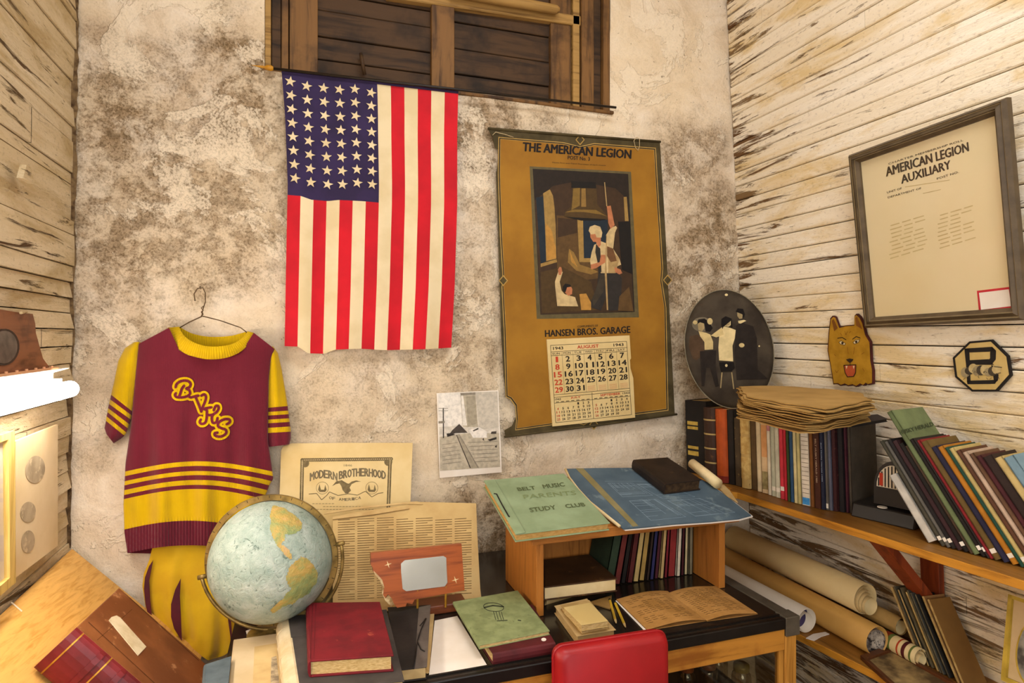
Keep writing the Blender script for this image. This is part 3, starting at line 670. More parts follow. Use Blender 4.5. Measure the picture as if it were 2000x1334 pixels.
    m = MB(); prints(m, [(i, S(p)) for i, p in polys], PF, .0010, .00006); m.build('picture', pm, r)
    # tear-off pad with the month
    PP = planeY(1.970)
    q = [Vector((1068, 663)), Vector((1229.5, 655)), Vector((1240.5, 815.5)), Vector((1079.5, 833))]
    def B(s, t): a = q[0].lerp(q[1], s).lerp(q[3].lerp(q[2], s), t); return (a.x, a.y)
    m = MB(); sheet(m, [B(0, 0), B(1, 0), B(1.0, .28), B(.985, .30), B(.985, .40), B(1.01, .52), B(1, 1), B(.5, 1.0), B(0, 1)], PP, .006); pad = m.build('date_pad', M('pad_paper', '#D8BF88', '#CDB278', 8, .85, .08), r)
    m = MB(); PO = .0008
    def T(b, s0, s1, t, h, mi, bold=.0): m.text(b, B(s0, t + h), B(s1, t + h), B(s0, t), PP, PO, mi, bold)
    def ln(s0, t0, s1, t1, w=.5, mi=0): stroke(m, [B(s0, t0), B(s1, t1)], w, PP, PO, mi, False)
    for a, b, c, d in ((.04, .07, .96, .07), (.04, .145, .96, .145), (.04, .19, .96, .19), (.04, .64, .96, .64), (.04, .67, .96, .67), (.04, .96, .96, .96), (.04, .07, .04, .96), (.96, .07, .96, .96), (.5, .65, .5, .96), (.04, .735, .96, .735)): ln(a, b, c, d, .7)
    for k in range(1, 7): ln(.04 + .92 * k / 7, .15, .04 + .92 * k / 7, .64, .35)
    T('1943', .07, .19, .090, .034, 0, .02); T('1943', .80, .92, .090, .034, 0, .02); T('AUGUST', .36, .62, .088, .038, 1, .02)
    for k, dn in enumerate(('SUN', 'MON', 'TUE', 'WED', 'THU', 'FRI', 'SAT')): T(dn, .055 + .1314 * k, .145 + .1314 * k, .157, .022, 0)
    for dd in range(1, 32):
        k = (dd - 1) % 7; w = (dd - 1) // 7; c = .04 + .92 * (k + .5) / 7; hw = .024 if dd < 10 else .046
        if dd == 1: hw = .012
        T(str(dd), c - hw, c + hw, .205 + .0875 * w, .062, 1 if k == 0 else 0, .025)
    for k in range(4):
        for j in range(4): ln(.04 + .92 * (k + 3.15) / 7, .575 + .016 * j, .04 + .92 * (k + 3.85) / 7, .575 + .016 * j, .35, 1)
    T('1943', .05, .12, .683, .022, 0, .01); T('JULY', .24, .36, .680, .026, 1, .02); T('SEPTEMBER', .60, .84, .680, .026, 1, .02); T('1943', .87, .95, .683, .022, 0, .01)
    for off, first, last in ((.05, 4, 31), (.515, 3, 30)):
        for k in range(7): ln(off + .062 * k + .008, .725, off + .062 * k + .045, .725, 1.1)
        for dd in range(1, last + 1):
            n = dd - 1 + first; k, w = n % 7, n // 7; c = off + .062 * (k + .5) - .003; hw = .009 if dd < 10 else .019
            T(str(dd), c - hw, c + hw, .750 + .041 * w, .026, 1 if k == 0 else 0, .015)
    m.build('lettering', [INK, REDINK], pad)
    for pts in ([(1243, 268), (1238, 275), (1241, 288), (1246, 294), (1249, 286), (1249, 272), (1244, 268)], [(962, 264), (968, 258), (985, 262), (1003, 268)]):
        m = MB(); m.tube([at(x, y, Y=1.972) for x, y in pts], .0011, 6); m.build('string_loop', STRING, r, smooth=True)
    m = MB(); m.tube([at(953, 251, Y=1.978), at(1120, 264, Y=1.976), at(1290, 277, Y=1.978)], .0045, 8); m.build('hanging_rod', OLIVE, r, smooth=True)
    m = MB(); m.tube([at(985, 853, Y=1.978), at(1150, 833, Y=1.974), at(1322, 809, Y=1.978)], .004, 8); m.build('bottom_rod', OLIVE, r, smooth=True)
calendar()

# ---------------------------------------------------------------- small photograph pinned to the wall
def wall_photo():
    PF = planeY(1.982)
    r = thing('photo_print', 'black and white railway track photograph with white border pinned to the plaster', 'photograph', at(915, 930, Y=1.985))
    S = lambda pts: pxl(pts, 840, 750, 6.669)
    m = MB(); sheet(m, S([(85, 120), (888, 82), (935, 1150), (125, 1225)]), PF, .001); m.build('paper', WHITEP, r)
    cs = ['#C9BFAE', '#DAD0C0', '#4A4038', '#A59A84', '#8A8070', '#ECE4D8', '#BDB19A', '#302820']
    pm = [M('photo_%s' % c[1:].lower(), c, None, 90, .5, 0) for c in cs]
    polys = [(1, [(105, 122), (878, 95), (915, 1080), (130, 1135)]), (5, [(105, 122), (390, 115), (420, 540), (120, 560)]), (0, [(590, 105), (878, 95), (895, 560), (640, 600)]),
             (6, [(395, 118), (590, 108), (625, 560), (430, 560)]), (4, [(395, 118), (590, 108), (592, 140), (400, 150)]), (3, [(470, 160), (585, 150), (615, 510), (490, 560)]), (5, [(405, 150), (430, 150), (480, 540), (430, 540)]),
             (6, [(120, 690), (500, 640), (900, 640), (912, 1080), (130, 1130)]), (2, [(225, 690), (330, 640), (490, 635), (380, 520), (290, 600)]), (7, [(215, 645), (270, 640), (330, 660), (225, 690)]),
             (7, [(165, 310), (178, 310), (182, 705), (168, 705)]), (4, [(110, 313), (235, 313), (235, 319), (110, 319)]), (4, [(110, 345), (235, 345), (235, 350), (110, 350)]), (4, [(110, 485), (190, 480), (190, 510), (110, 515)]),
             (5, [(500, 600), (640, 560), (740, 620), (740, 700), (560, 700)]), (2, [(555, 605), (628, 570), (630, 590), (565, 618)]), (7, [(750, 725), (865, 690), (865, 720), (780, 745)]), (2, [(800, 620), (865, 615), (860, 650), (790, 650)]), (7, [(840, 820), (868, 790), (868, 830)]), (2, [(680, 720), (700, 700), (705, 745)]),
             (3, [(340, 660), (380, 655), (640, 1090), (520, 1095)]), (2, [(340, 665), (350, 665), (532, 1095), (518, 1095)]), (4, [(375, 655), (383, 655), (632, 1088), (618, 1090)])]
    for k in range(6): y = 760 + 50 * k; polys += [(4, [(160, y + 30), (360 + 10 * k, y), (360 + 10 * k, y + 4), (160, y + 36)]), (4, [(490 + 20 * k, y), (880, y - 15), (880, y - 9), (490 + 20 * k, y + 5)])]
    m = MB(); prints(m, [(i, S(p)) for i, p in polys], PF, .0004, .00005); m.build('picture', pm, r)
wall_photo()
# ---------------------------------------------------------------- book builders
def book(name, label, O, ax, ay, az, w, d, h, cover, pages=None, group=None, decor=(), cat='book', round_spine=False, board=.0022, inset=.003):
    """standing or leaning book: ax thickness, ay from the spine inwards, az upwards (unit vectors)"""
    O, ax, ay, az = Vector(O), Vector(ax), Vector(ay), Vector(az); pages = pages or PAGES
    board = min(board, w * .28)
    r = thing(name, label, cat, O + ax * w / 2 + ay * d / 2, group)
    m = MB(); m.obox(O, ax * board, ay * d, az * h); m.obox(O + ax * (w - board), ax * board, ay * d, az * h)
    if round_spine:
        n = 6; P = [O + ax * (w / 2 - math.cos(math.pi * i / n) * w / 2) - ay * (math.sin(math.pi * i / n) * w * .28) for i in range(n + 1)]
        m.prism(P + [O + ax * w + ay * .002, O + ay * .002], az * h)
    else: m.obox(O, ax * w, ay * board, az * h)
    m.build('cover', cover, r)
    m = MB(); m.obox(O + ax * board + ay * board + az * inset, ax * (w - 2 * board), ay * (d - board - inset), az * (h - 2 * inset)); m.build('page_block', pages, r)
    for nm, z0, z1, mat in decor:
        bulge = w * .28 if round_spine else 0
        m = MB()
        if round_spine:
            n = 6; P = [O + ax * (w / 2 - math.cos(math.pi * i / n) * (w / 2 + .0008)) - ay * (math.sin(math.pi * i / n) * (w * .28 + .0012)) for i in range(n + 1)]
            m.prism([p + az * h * z0 for p in P], az * h * (z1 - z0))
        else: m.obox(O + ax * w * .08 - ay * .0008 + az * h * z0, ax * w * (.84 if nm != 'gilt_block' else .5), ay * .001, az * h * (z1 - z0))
        m.build(nm, mat, r)
    return r
def spine_text(r, body, O, ax, ay, az, w, h, z0, z1, mat, wid=.5, down=True):
    """lettering running along a spine"""
    O, ax, ay, az = Vector(O), Vector(ax), Vector(ay), Vector(az); vs, fs = text_data(body, .01); out = []
    for x, y in vs:
        zz = z1 - (z1 - z0) * x if down else z0 + (z1 - z0) * x; xx = .5 + (y - .5) * wid * (-1 if not down else 1)
        out.append(O + ax * w * xx + az * h * zz - ay * .0012)
    m = MB(); m.add(out, fs); m.build('lettering', mat, r)
def lying(name, label, px, pf, top, thick, cover, pages=None, spine='L', cat='book', group=None, board=.0025, inset=.004, cover2=None):
    """a book or pad lying on plane pf; px are the pixel corners of its top face (far-left, far-right, near-right, near-left)"""
    Q = [pf(x, y, top) for x, y in px]; n = pf.n; pages = pages or PAGES; b = min(board, thick * .3)
    r = thing(name, label, cat, sum(Q, Vector()) / 4 - n * thick, group)
    m = MB(); m.hexa([p - n * b for p in Q], Q); m.build('cover', cover, r, bevel=min(.0012, b * .3))
    e = {k: inset / max(.02, (Q[1] - Q[0]).length) for k in 'LR'}; f = {k: inset / max(.02, (Q[3] - Q[0]).length) for k in 'TB'}
    if spine in e: e[spine] = .002
    if spine in f: f[spine] = .002
    q = [bil(Q, s, t) for s, t in ((e['L'], f['T']), (1 - e['R'], f['T']), (1 - e['R'], 1 - f['B']), (e['L'], 1 - f['B']))]
    m = MB(); m.hexa([p - n * (thick - b) for p in q], [p - n * b for p in q]); m.build('page_block', pages, r)
    m = MB(); m.hexa([p - n * thick for p in Q], [p - n * (thick - b) for p in Q]); m.build('back_cover', cover2 or cover, r, bevel=min(.0012, b * .3))
    if spine:
        i, j = {'L': (0, 3), 'R': (1, 2), 'T': (0, 1), 'B': (3, 2)}[spine]; c = sum(Q, Vector()) / 4
        out = ((Q[i] + Q[j]) / 2 - c); out = (out - (Q[j] - Q[i]).normalized() * out.dot((Q[j] - Q[i]).normalized())).normalized() * min(.006, thick * .25)
        K = 5; m = MB(); P = []
        for a in range(K + 1): ang = math.pi * a / K; P.append(-n * (thick * (1 - math.cos(ang)) / 2) + out * math.sin(ang))
        m.prism([Q[i] + p for p in P], Q[j] - Q[i]); m.build('spine', cover, r, smooth=False)
    r['_q'] = 0; del r['_q']
    return r, Q
def leaf(name, label, px, pf, off, thick, mat, cat='paper', group=None):
    m = MB(); sheet(m, px, pf, thick, off); return tag(m.build(name, mat), label, cat, group)

# ---------------------------------------------------------------- left wall: lamp, rail, plaque, pictures
def left_wall_things():
    Xw = -.585
    # fluorescent lamp with its white housing
    yend = 1.705
    r = thing('fluorescent_lamp', 'glowing fluorescent tube lamp in a white housing on the plank wall', 'lamp', (-.55, 1.2, 1.325))
    WM = M('white_enamel', '#F2EEE8', '#E9E3DA', 10, .35, .02)
    m = MB(); m.box((Xw, .35, 1.345), (-.545, yend, 1.418)); m.build('housing', WM, r, bevel=.003)
    m = MB(); m.prism([(-.545, .35, 1.418), (-.515, .35, 1.425), (-.515, .35, 1.423), (-.545, .35, 1.414)], (0, yend - .35, 0)); m.build('reflector_lip', WM, r)
    c = at(140, 759, X=-.512)
    m = MB(); pts = [(c.x, .36, c.z)] + [(c.x, c.y - .02, c.z)]
    prof = [(.019, 0), (.019, c.y - .36 - .012), (.0165, c.y - .36 - .004), (.010, c.y - .36 + .002), (.0005, c.y - .36 + .004)]
    m.lathe((c.x, .36, c.z), prof, 20, (0, 1, 0)); m.build('tube', emit('lamp_glow', '#FFF6EA', 36), r, smooth=True)
    m = MB(); m.box((-.548, yend - .012, 1.35), (c.x - .016, yend - .002, 1.40)); m.build('tube_socket', WM, r)
    # little gallery rail over the lamp
    RW_ = wood('salmon_rail_wood', '#D9A074', '#B87C50', axis=1)
    r = thing('gallery_rail', 'small turned wooden gallery rail just above the lamp', 'rail', (-.56, 1.4, 1.419))
    za = at(110, 720, X=-.555); m = MB(); m.box((-.560, .9, za.z - .004), (-.550, za.y, za.z + .004)); m.build('rail', RW_, r, bevel=.001)
    for px in (12, 33, 52, 70, 86, 101, -12, -40):
        p = at(px, 735, X=-.555); m = MB(); m.lathe((-.555, p.y, 1.4185), [(.0035, 0), (.0028, .01), (.004, (za.z - 1.4225) * .5), (.0028, za.z - 1.434), (.0035, za.z - 1.4225)], 8); m.build('spindle', RW_, r)
    # plaque with oval portrait
    RB = wood('red_brown_plaque', '#8A5638', '#5E3620', axis=1, fine=50, long=6, rough=.5, dark='#4A2A1A')
    PL = plane3(at(65, 612, X=-.583), at(95, 722, X=-.572), at(0, 660, X=-.578))
    r = thing('wooden_plaque', 'reddish brown wooden plaque with an oval portrait nailed above the lamp', 'plaque', PL(40, 724))
    m = MB(); sheet(m, [(-60, 596), (0, 604), (40, 611), (64, 613), (69, 632), (70, 650), (77, 675), (84, 700), (96, 716), (93, 724), (-60, 737)], PL, .014, .012); m.build('slab', RB, r)
    m = MB(); sheet(m, ell(8, 678, 30, 36, 28, .1), PL, .003, .0145); m.build('oval_rim', M('plaque_rim', '#4A3A30', '#3A2C24', 20), r)
    m = MB(); sheet(m, ell(8, 678, 26, 32, 28, .1), PL, .001, .0155); m.build('portrait', M('faded_portrait', '#6E6259', '#4E443E', 30, .4, .05), r)
    m = MB(); m.tube([PL(51, 609, .0), PL(41, 611, .03)], .003, 8); m.build('nail', STRING, r)
    # mat with three faded oval portraits
    PF = plane((-.583, 0, 1.5), (1, 0, -.0133))
    r = thing('portrait_mat', 'pale card mat with three faded oval portraits on the plank wall', 'picture', PF(72, 1085))
    m = MB(); sheet(m, [(31, 862), (113, 829), (113, 1066), (31, 1128)], PF, .006, .020); m.build('card', M('pale_card', '#DEC8A2', '#D0B78C', 5, .8, .05), r)
    OV = M('faded_grey_print', '#B09E82', '#94836A', 22, .6, .05, wear='#C4B292', wear_at=.55)
    for cx, cy, rx, ry in ((69, 917, 19, 27), (55, 1000, 15, 20), (55, 1058, 13, 22)):
        m = MB(); m.face([PF(x, y, .0208) for x, y in ell(cx, cy, rx, ry, 28, .12)]); m.build('oval_portrait', OV, r)
    r = thing('picture_frame', 'yellow wooden picture frame with glare on its glass below the lamp', 'picture', PF(0, 1140))
    YF = wood('yellow_frame_wood', '#D2B266', '#B39044', axis=2, fine=60)
    m = MB(); sheet(m, [(17, 845), (29, 841), (31, 1138), (20, 1147)], PF, .016, .030); m.build('side_rail', YF, r)
    m = MB(); sheet(m, [(-70, 875), (17, 845), (18, 858), (-70, 888)], PF, .016, .030); m.build('top_rail', YF, r)
    m = MB(); sheet(m, [(-70, 1206), (20, 1128), (20, 1147), (-70, 1226)], PF, .016, .030); m.build('bottom_rail', YF, r)
    m = MB(); sheet(m, [(-70, 882), (18, 852), (20, 1135), (-70, 1214)], PF, .004, .020); m.build('print', WHITEP, r)
    m = MB(); sheet(m, [(-70, 882), (18, 852), (20, 1135), (-70, 1214)], PF, .002, .025); m.build('pane', glass('picture_glass'), r)
left_wall_things()

# ---------------------------------------------------------------- sloping desk at the left wall with the big ledger
def slant_desk():
    OAK = wood('light_oak', '#D6A458', '#BE8838', axis=1, fine=110, long=3.2, rough=.5, rot=(0, 0, .16), bmp=.08)
    a = at(136, 1067, Y=1.955); b = at(240, 1151, Y=1.955); d = (b - a); d.y = 0; d.normalize()
    L_ = .46; a = a + d * max(0, (-.583 - a.x) / d.x)
    r = thing('sloping_desk', 'light oak sloping desk top along the plank wall under the ledger', 'desk', (-.42, 1.3, 0))
    n = Vector((-d.z, 0, d.x)); n = n if n.z > 0 else -n
    m = MB(); m.obox(a + Vector((0, 0, 0)), d * L_, Vector((0, -1.5, 0)), -n * .02); m.build('top', OAK, r, bevel=.002)
    xe = a.x + d.x * L_
    SIDE = [(a.x + .004, a.z - .03), (xe - .02, a.z + d.z * (L_ - .02) - .03), (xe - .02, 0), (a.x + .004, 0)]
    for y in (1.93, .5):
        m = MB(); m.prism([(x, y, z) for x, z in SIDE], (0, -.02, 0)); m.build('side_panel', OAK, r)
    zf = a.z + d.z * (L_ - .02) - .03
    m = MB(); m.box((xe - .04, .5, 0), (xe - .02, 1.91, zf)); m.build('front_panel', OAK, r)
    m = MB(); mk = plane(a, n); stroke(m, [(22, 1176), (43, 1194)], 3, mk, .0006, 0, False); m.build('chalk_mark', M('chalk', '#EAD9C0', '#E2CFB2'), r)
    # ledger lying on the slope
    PC = plane(a + n * .105, n); T = .098
    LE = M('worn_tan_leather', '#8A512C', '#6E3C20', 9, .5, .15, wear='#A9744C', wear_at=.60); RL = M('red_leather', '#7A1E22', '#5A1418', 12, .4, .15, wear='#3A1410', wear_at=.62)
    q = [(233, 1148), (403, 1298)]
    c0 = PC(153, 1228); c1 = PC(233, 1148); c2 = PC(401, 1296)
    e = (c2 - c1).normalized(); w = (c0 - c1); w = w - e * w.dot(e); Ln = .34
    g = thing('ledger', 'huge brown leather ledger with red gilt spine lying on the sloping desk', 'book', c1 + e * .15 + w * .5 - n * T)
    A, B, C_, D = c1, c1 + e * Ln, c1 + e * Ln + w, c1 + w
    m = MB(); m.hexa([p - n * .005 for p in (A, B, C_, D)], [A, B, C_, D]); m.build('front_cover', LE, g, bevel=.0015)
    m = MB(); m.hexa([p - n * T for p in (A, B, C_, D)], [p - n * (T - .005) for p in (A, B, C_, D)]); m.build('back_cover', LE, g, bevel=.0015)
    wi = w.normalized()
    m = MB(); Q = [A + e * .006 + wi * .006, B - e * .006 + wi * .006, C_ - e * .006, D + e * .006]; m.hexa([p - n * (T - .005) for p in Q], [p - n * .005 for p in Q]); m.build('page_block', PAGES, g)
    K = 10; pr = [-n * (T * (1 - math.cos(math.pi * i / K)) / 2) + wi * .018 * math.sin(math.pi * i / K) for i in range(K + 1)]
    m = MB(); m.prism([D + p for p in pr], e * Ln); m.build('spine', RL, g)
    for f in (.05, .2, .27, .36, .52, .60, .76, .84, .95):
        hub = f in (.2, .36, .52, .76)
        m = MB(); m.prism([D + e * Ln * f + p * 1.0 + (wi * (.005 if hub else .0012) if 0 < i < K else Vector()) for i, p in enumerate(pr)], e * (.012 if hub else .003)); m.build('raised_band' if hub else 'gilt_line', RL if hub else GOLD, g)
    m = MB(); m.prism([D + e * Ln * .44 - n * T * .5 + wi * .0195 + (n * x + e * y) for x, y in ((-.014, -.012), (0, -.006), (.014, -.012), (.010, .012), (-.010, .012))], wi * .0012); m.build('gilt_ornament', GOLD, g)
    m = MB(); sheet(m, [(213, 1211), (218, 1205), (228, 1202), (235, 1206), (286, 1263), (270, 1280)], PC, .0015, .0012); m.build('label_plate', M('cream_label', '#D9C7A4', '#C5AF88', 30), g)
    m = MB()
    for pts in ([(173, 1215), (330, 1360)], [(190, 1250), (258, 1190)], [(245, 1160), (388, 1290)]): stroke(m, pts, 1.0, PC, .0006, 0, False)
    m.build('tooled_line', M('tooling', '#5A3016', '#4A2610'), g)
slant_desk()

# ---------------------------------------------------------------- display case used as a table
ZT = .78; CX0, CX1, CY0, CY1 = -.16, 1.198, 1.272, 1.985
def display_case():
    HON = wood('honey_wood', '#B57A2C', '#8A5518', axis=0, fine=55, long=4, rough=.45, dark='#8A4E18'); HV = wood('honey_wood_upright', '#B98134', '#8F5A1C', axis=2, fine=55, long=4, rough=.45)
    r = thing('display_case', 'glass display case with honey wood frame and dark top used as a table', 'table', ((CX0 + CX1) / 2, (CY0 + CY1) / 2, 0))
    TOP = M('dark_table_glass', '#2A231C', '#1F1914', 6, .18, .02, spec=.5); TRIM = M('black_trim', '#17120F', '#0F0B09', 20, .35, .05); MET = M('dull_metal', '#6A6254', '#575043', 20, .45, .1, metal=.5)
    m = MB(); m.box((CX0, CY0 + .012, ZT - .012), (CX1, CY1, ZT)); m.build('top', TOP, r)
    m = MB(); m.box((CX0, CY0, ZT - .026), (CX1 - .035, CY0 + .012, ZT + .001)); m.build('front_trim', TRIM, r, bevel=.002)
    m = MB(); m.box((CX0, CY0 + .022, ZT + .0), (CX1 - .03, CY0 + .028, ZT + .003)); m.build('trim_bead', TRIM, r)
    m = MB(); m.box((CX1 - .03, CY0, ZT - .03), (CX1 + .006, CY1, ZT + .002)); m.build('metal_edge', MET, r, bevel=.002)
    m = MB(); m.box((CX1 - .036, CY0 - .002, ZT - .045), (CX1 + .008, CY0 + .04, ZT + .004)); m.build('corner_cap', MET, r, bevel=.002)
    m = MB(); m.box((CX0, CY0 + .003, .700), (CX1 - .036, CY0 + .025, ZT - .026)); m.build('front_rail', HON, r, bevel=.002)
    m = MB(); m.box((CX0, CY1 - .025, .700), (CX1, CY1, ZT - .012)); m.build('back_rail', HON, r)
    for x in (CX0, CX1 - .022): m = MB(); m.box((x, CY0 + .03, .700), (x + .022, CY1 - .03, ZT - .03)); m.build('end_rail', HON, r, bevel=.002)
    for x in (CX0, CX1 - .036):
        for y in (CY0 + .001, CY1 - .037): m = MB(); m.box((x, y, 0), (x + .036, y + .036, ZT - .03 if x > 0 else .70)); m.build('post', HV, r, bevel=.003)
    m = MB(); m.box((CX1 - .052, CY0 + .006, .10), (CX1 - .038, CY0 + .022, .70)); m.build('door_stile', HV, r, bevel=.001)
    xm = at(1075, 1325, Y=CY0).x - .03
    m = MB(); m.box((xm - .012, CY0 + .006, .10), (xm, CY0 + .022, .70)); m.build('door_stile', HV, r, bevel=.001)
    m = MB(); m.box((CX0, CY0 + .004, .06), (CX1, CY0 + .03, .10)); m.build('bottom_rail', HON, r, bevel=.002)
    BK = M('dark_case_lining', '#2E251B', '#1E1811', 8, .8, .1)
    m = MB(); m.box((CX0 + .02, CY1 - .03, .1), (CX1 - .02, CY1 - .02, .72)); m.build('back_panel', BK, r)
    m = MB(); m.box((CX0 + .01, CY0 + .03, .09), (CX1 - .01, CY1 - .03, .10)); m.build('bottom_board', BK, r)
    m = MB(); m.box((CX0 + .01, CY0 + .11, .482), (CX1 - .01, CY1 - .03, .495)); m.build('inner_shelf', BK, r)
    m = MB(); m.box((CX0 + .036, CY0 + .012, .10), (CX1 - .038, CY0 + .015, .70)); m.build('front_pane', glass('case_glass', '#E8E4D8', .05), r)
    m = MB(); m.box((CX1 - .012, CY0 + .036, .10), (CX1 - .009, CY1 - .036, .70)); m.build('end_pane', glass('case_glass'), r)
    # jars and bottles behind the glass
    GL = glass('jar_glass', '#D8CFB8', .35, .08); CAP = [M('rust_lid', '#8A5430', '#6A3C20', 30, .5, .1, metal=.4), M('brass_lid', '#9A8A3E', '#6F6228', 30, .45, .1, metal=.4), M('copper_lid', '#A05A30', '#7A4022', 30, .5, .1, metal=.4)]
    def jar(px, py, Y, rad, mat, label):
        p = at(px, py, Y=Y); h = p.z - .495
        g = thing('glass_jar', label, 'jar', (p.x, Y, .495), 'jars inside the display case')
        m = MB(); m.lathe((p.x, Y, .4955), [(.0005, .001), (rad * .92, .001), (rad, .006), (rad, h * .68), (rad * .94, h * .76), (rad * .72, h * .84), (rad * .72, h - .016)], 20); m.build('body', GL, g, smooth=True)
        m = MB(); m.lathe((p.x, Y, .4955 + h - .018), [(.0005, .0), (rad * .8, 0), (rad * .82, .003), (rad * .8, .006), (rad * .82, .009), (rad * .8, .016), (.0005, .0175)], 20); m.build('lid', mat, g, smooth=True)
    jar(1341, 1296, 1.45, .024, CAP[2], 'small glass jar with copper lid, nearest the red chair'); jar(1383, 1291, 1.47, .026, CAP[0], 'glass jar with rusty screw lid in the display case middle'); jar(1448, 1296, 1.395, .026, CAP[1], 'wide glass jar with dull brass lid by the case post')
    p = at(1402, 1256, Y=1.54); h = p.z - .495
    g = thing('glass_bottle', 'tall narrow-necked clear glass bottle standing behind the jars', 'bottle', (p.x, 1.54, .495))
    m = MB(); m.lathe((p.x, 1.54, .4955), [(.0005, .001), (.026, .001), (.028, .006), (.028, h * .45), (.022, h * .58), (.011, h * .68), (.010, h * .9)], 20); m.build('body', GL, g, smooth=True)
    m = MB(); m.lathe((p.x, 1.54, .4955), [(.010, h * .9), (.014, h * .91), (.014, h * .96), (.011, h), (.008, h)], 20); m.build('lip', GL, g, smooth=True)
display_case()

# ---------------------------------------------------------------- red chair with its back against the case
def red_chair():
    YC = 1.225; a, b = at(1079, 1262, Y=YC), at(1296, 1228, Y=YC)
    RED = M('red_vinyl', '#A00812', '#90060E', 6, .45, .04, spec=.5); CHR = M('chrome', '#9A948A', '#8A847A', 10, .2, 0, metal=1)
    cx = (a.x + b.x) / 2; wd = b.x - a.x
    r = thing('chair', 'bright red padded chair standing with its back against the display case', 'chair', (cx, .98, 0))
    W = wd / 2; H = .30
    def f(u, v):
        x = -1 + 2 * u; z = v; k = (1 - abs(x) ** 6) ; 
        return None
    # rounded slab: superellipse outline, padded front
    def outline(s): 
        pts = []
        for (qx, qz, a0) in ((W - .022, -.022, 0), (-W + .022, -.022, 90), (-W + .03, -H + .03, 180), (W - .03, -H + .03, 270)):
            rr = .022 if a0 < 180 else .03
            for i in range(6): an = math.radians(a0 + 90 * i / 5); pts.append((qx + rr * math.cos(an) * 1, qz + rr * math.sin(an)))
        return [(x * s[0], (z + H / 2) * s[1] - H / 2) for x, z in pts]
    tilt = lambda x, z, y: Vector((cx + x, YC + y + .06 * (-z) * -1 * .25, (a.z + b.z) / 2 + z + (b.z - a.z) / wd * x))
    lay = [((.90, .93), -.030), ((.97, .98), -.024), ((1, 1), -.014), ((1, 1), .006), ((.97, .98), .014), ((.90, .93), .018)]
    m = MB(); rings = [[tilt(x, z, y) for x, z in outline(s)] for s, y in lay]; n = len(rings[0]); vs = [p for q in rings for p in q]
    fs = [(k * n + i, k * n + (i + 1) % n, (k + 1) * n + (i + 1) % n, (k + 1) * n + i) for k in range(len(lay) - 1) for i in range(n)] + [tuple(range(n)), tuple(range((len(lay) - 1) * n, len(lay) * n))]
    m.add(vs, fs); m.build('backrest', RED, r, smooth=True)
    m = MB(); m.tube([tilt(x, z, -.005) for x, z in outline((1.005, 1.005))], .003, 6, closed=True); m.build('piping', RED, r, smooth=True)
    zs = .45; zb = (a.z + b.z) / 2 - H + .03
    m = MB(); m.box((cx - .17, .80, zs - .05), (cx + .17, 1.16, zs)); m.build('seat', RED, r, bevel=.015)
    for sx in (-.08, .08):
        m = MB(); m.tube([(cx + sx, 1.208, zb + .02), (cx + sx, 1.195, zs + .03), (cx + sx, 1.15, zs - .055)], .009, 8); m.build('back_support', CHR, r, smooth=True)
        for y0, y1 in ((.84, .80), (1.12, 1.17)):
            m = MB(); m.tube([(cx + sx * 1.7, y0, zs - .05), (cx + sx * 2, y1, 0.003)], .010, 8); m.build('leg', CHR, r, smooth=True)
red_chair()
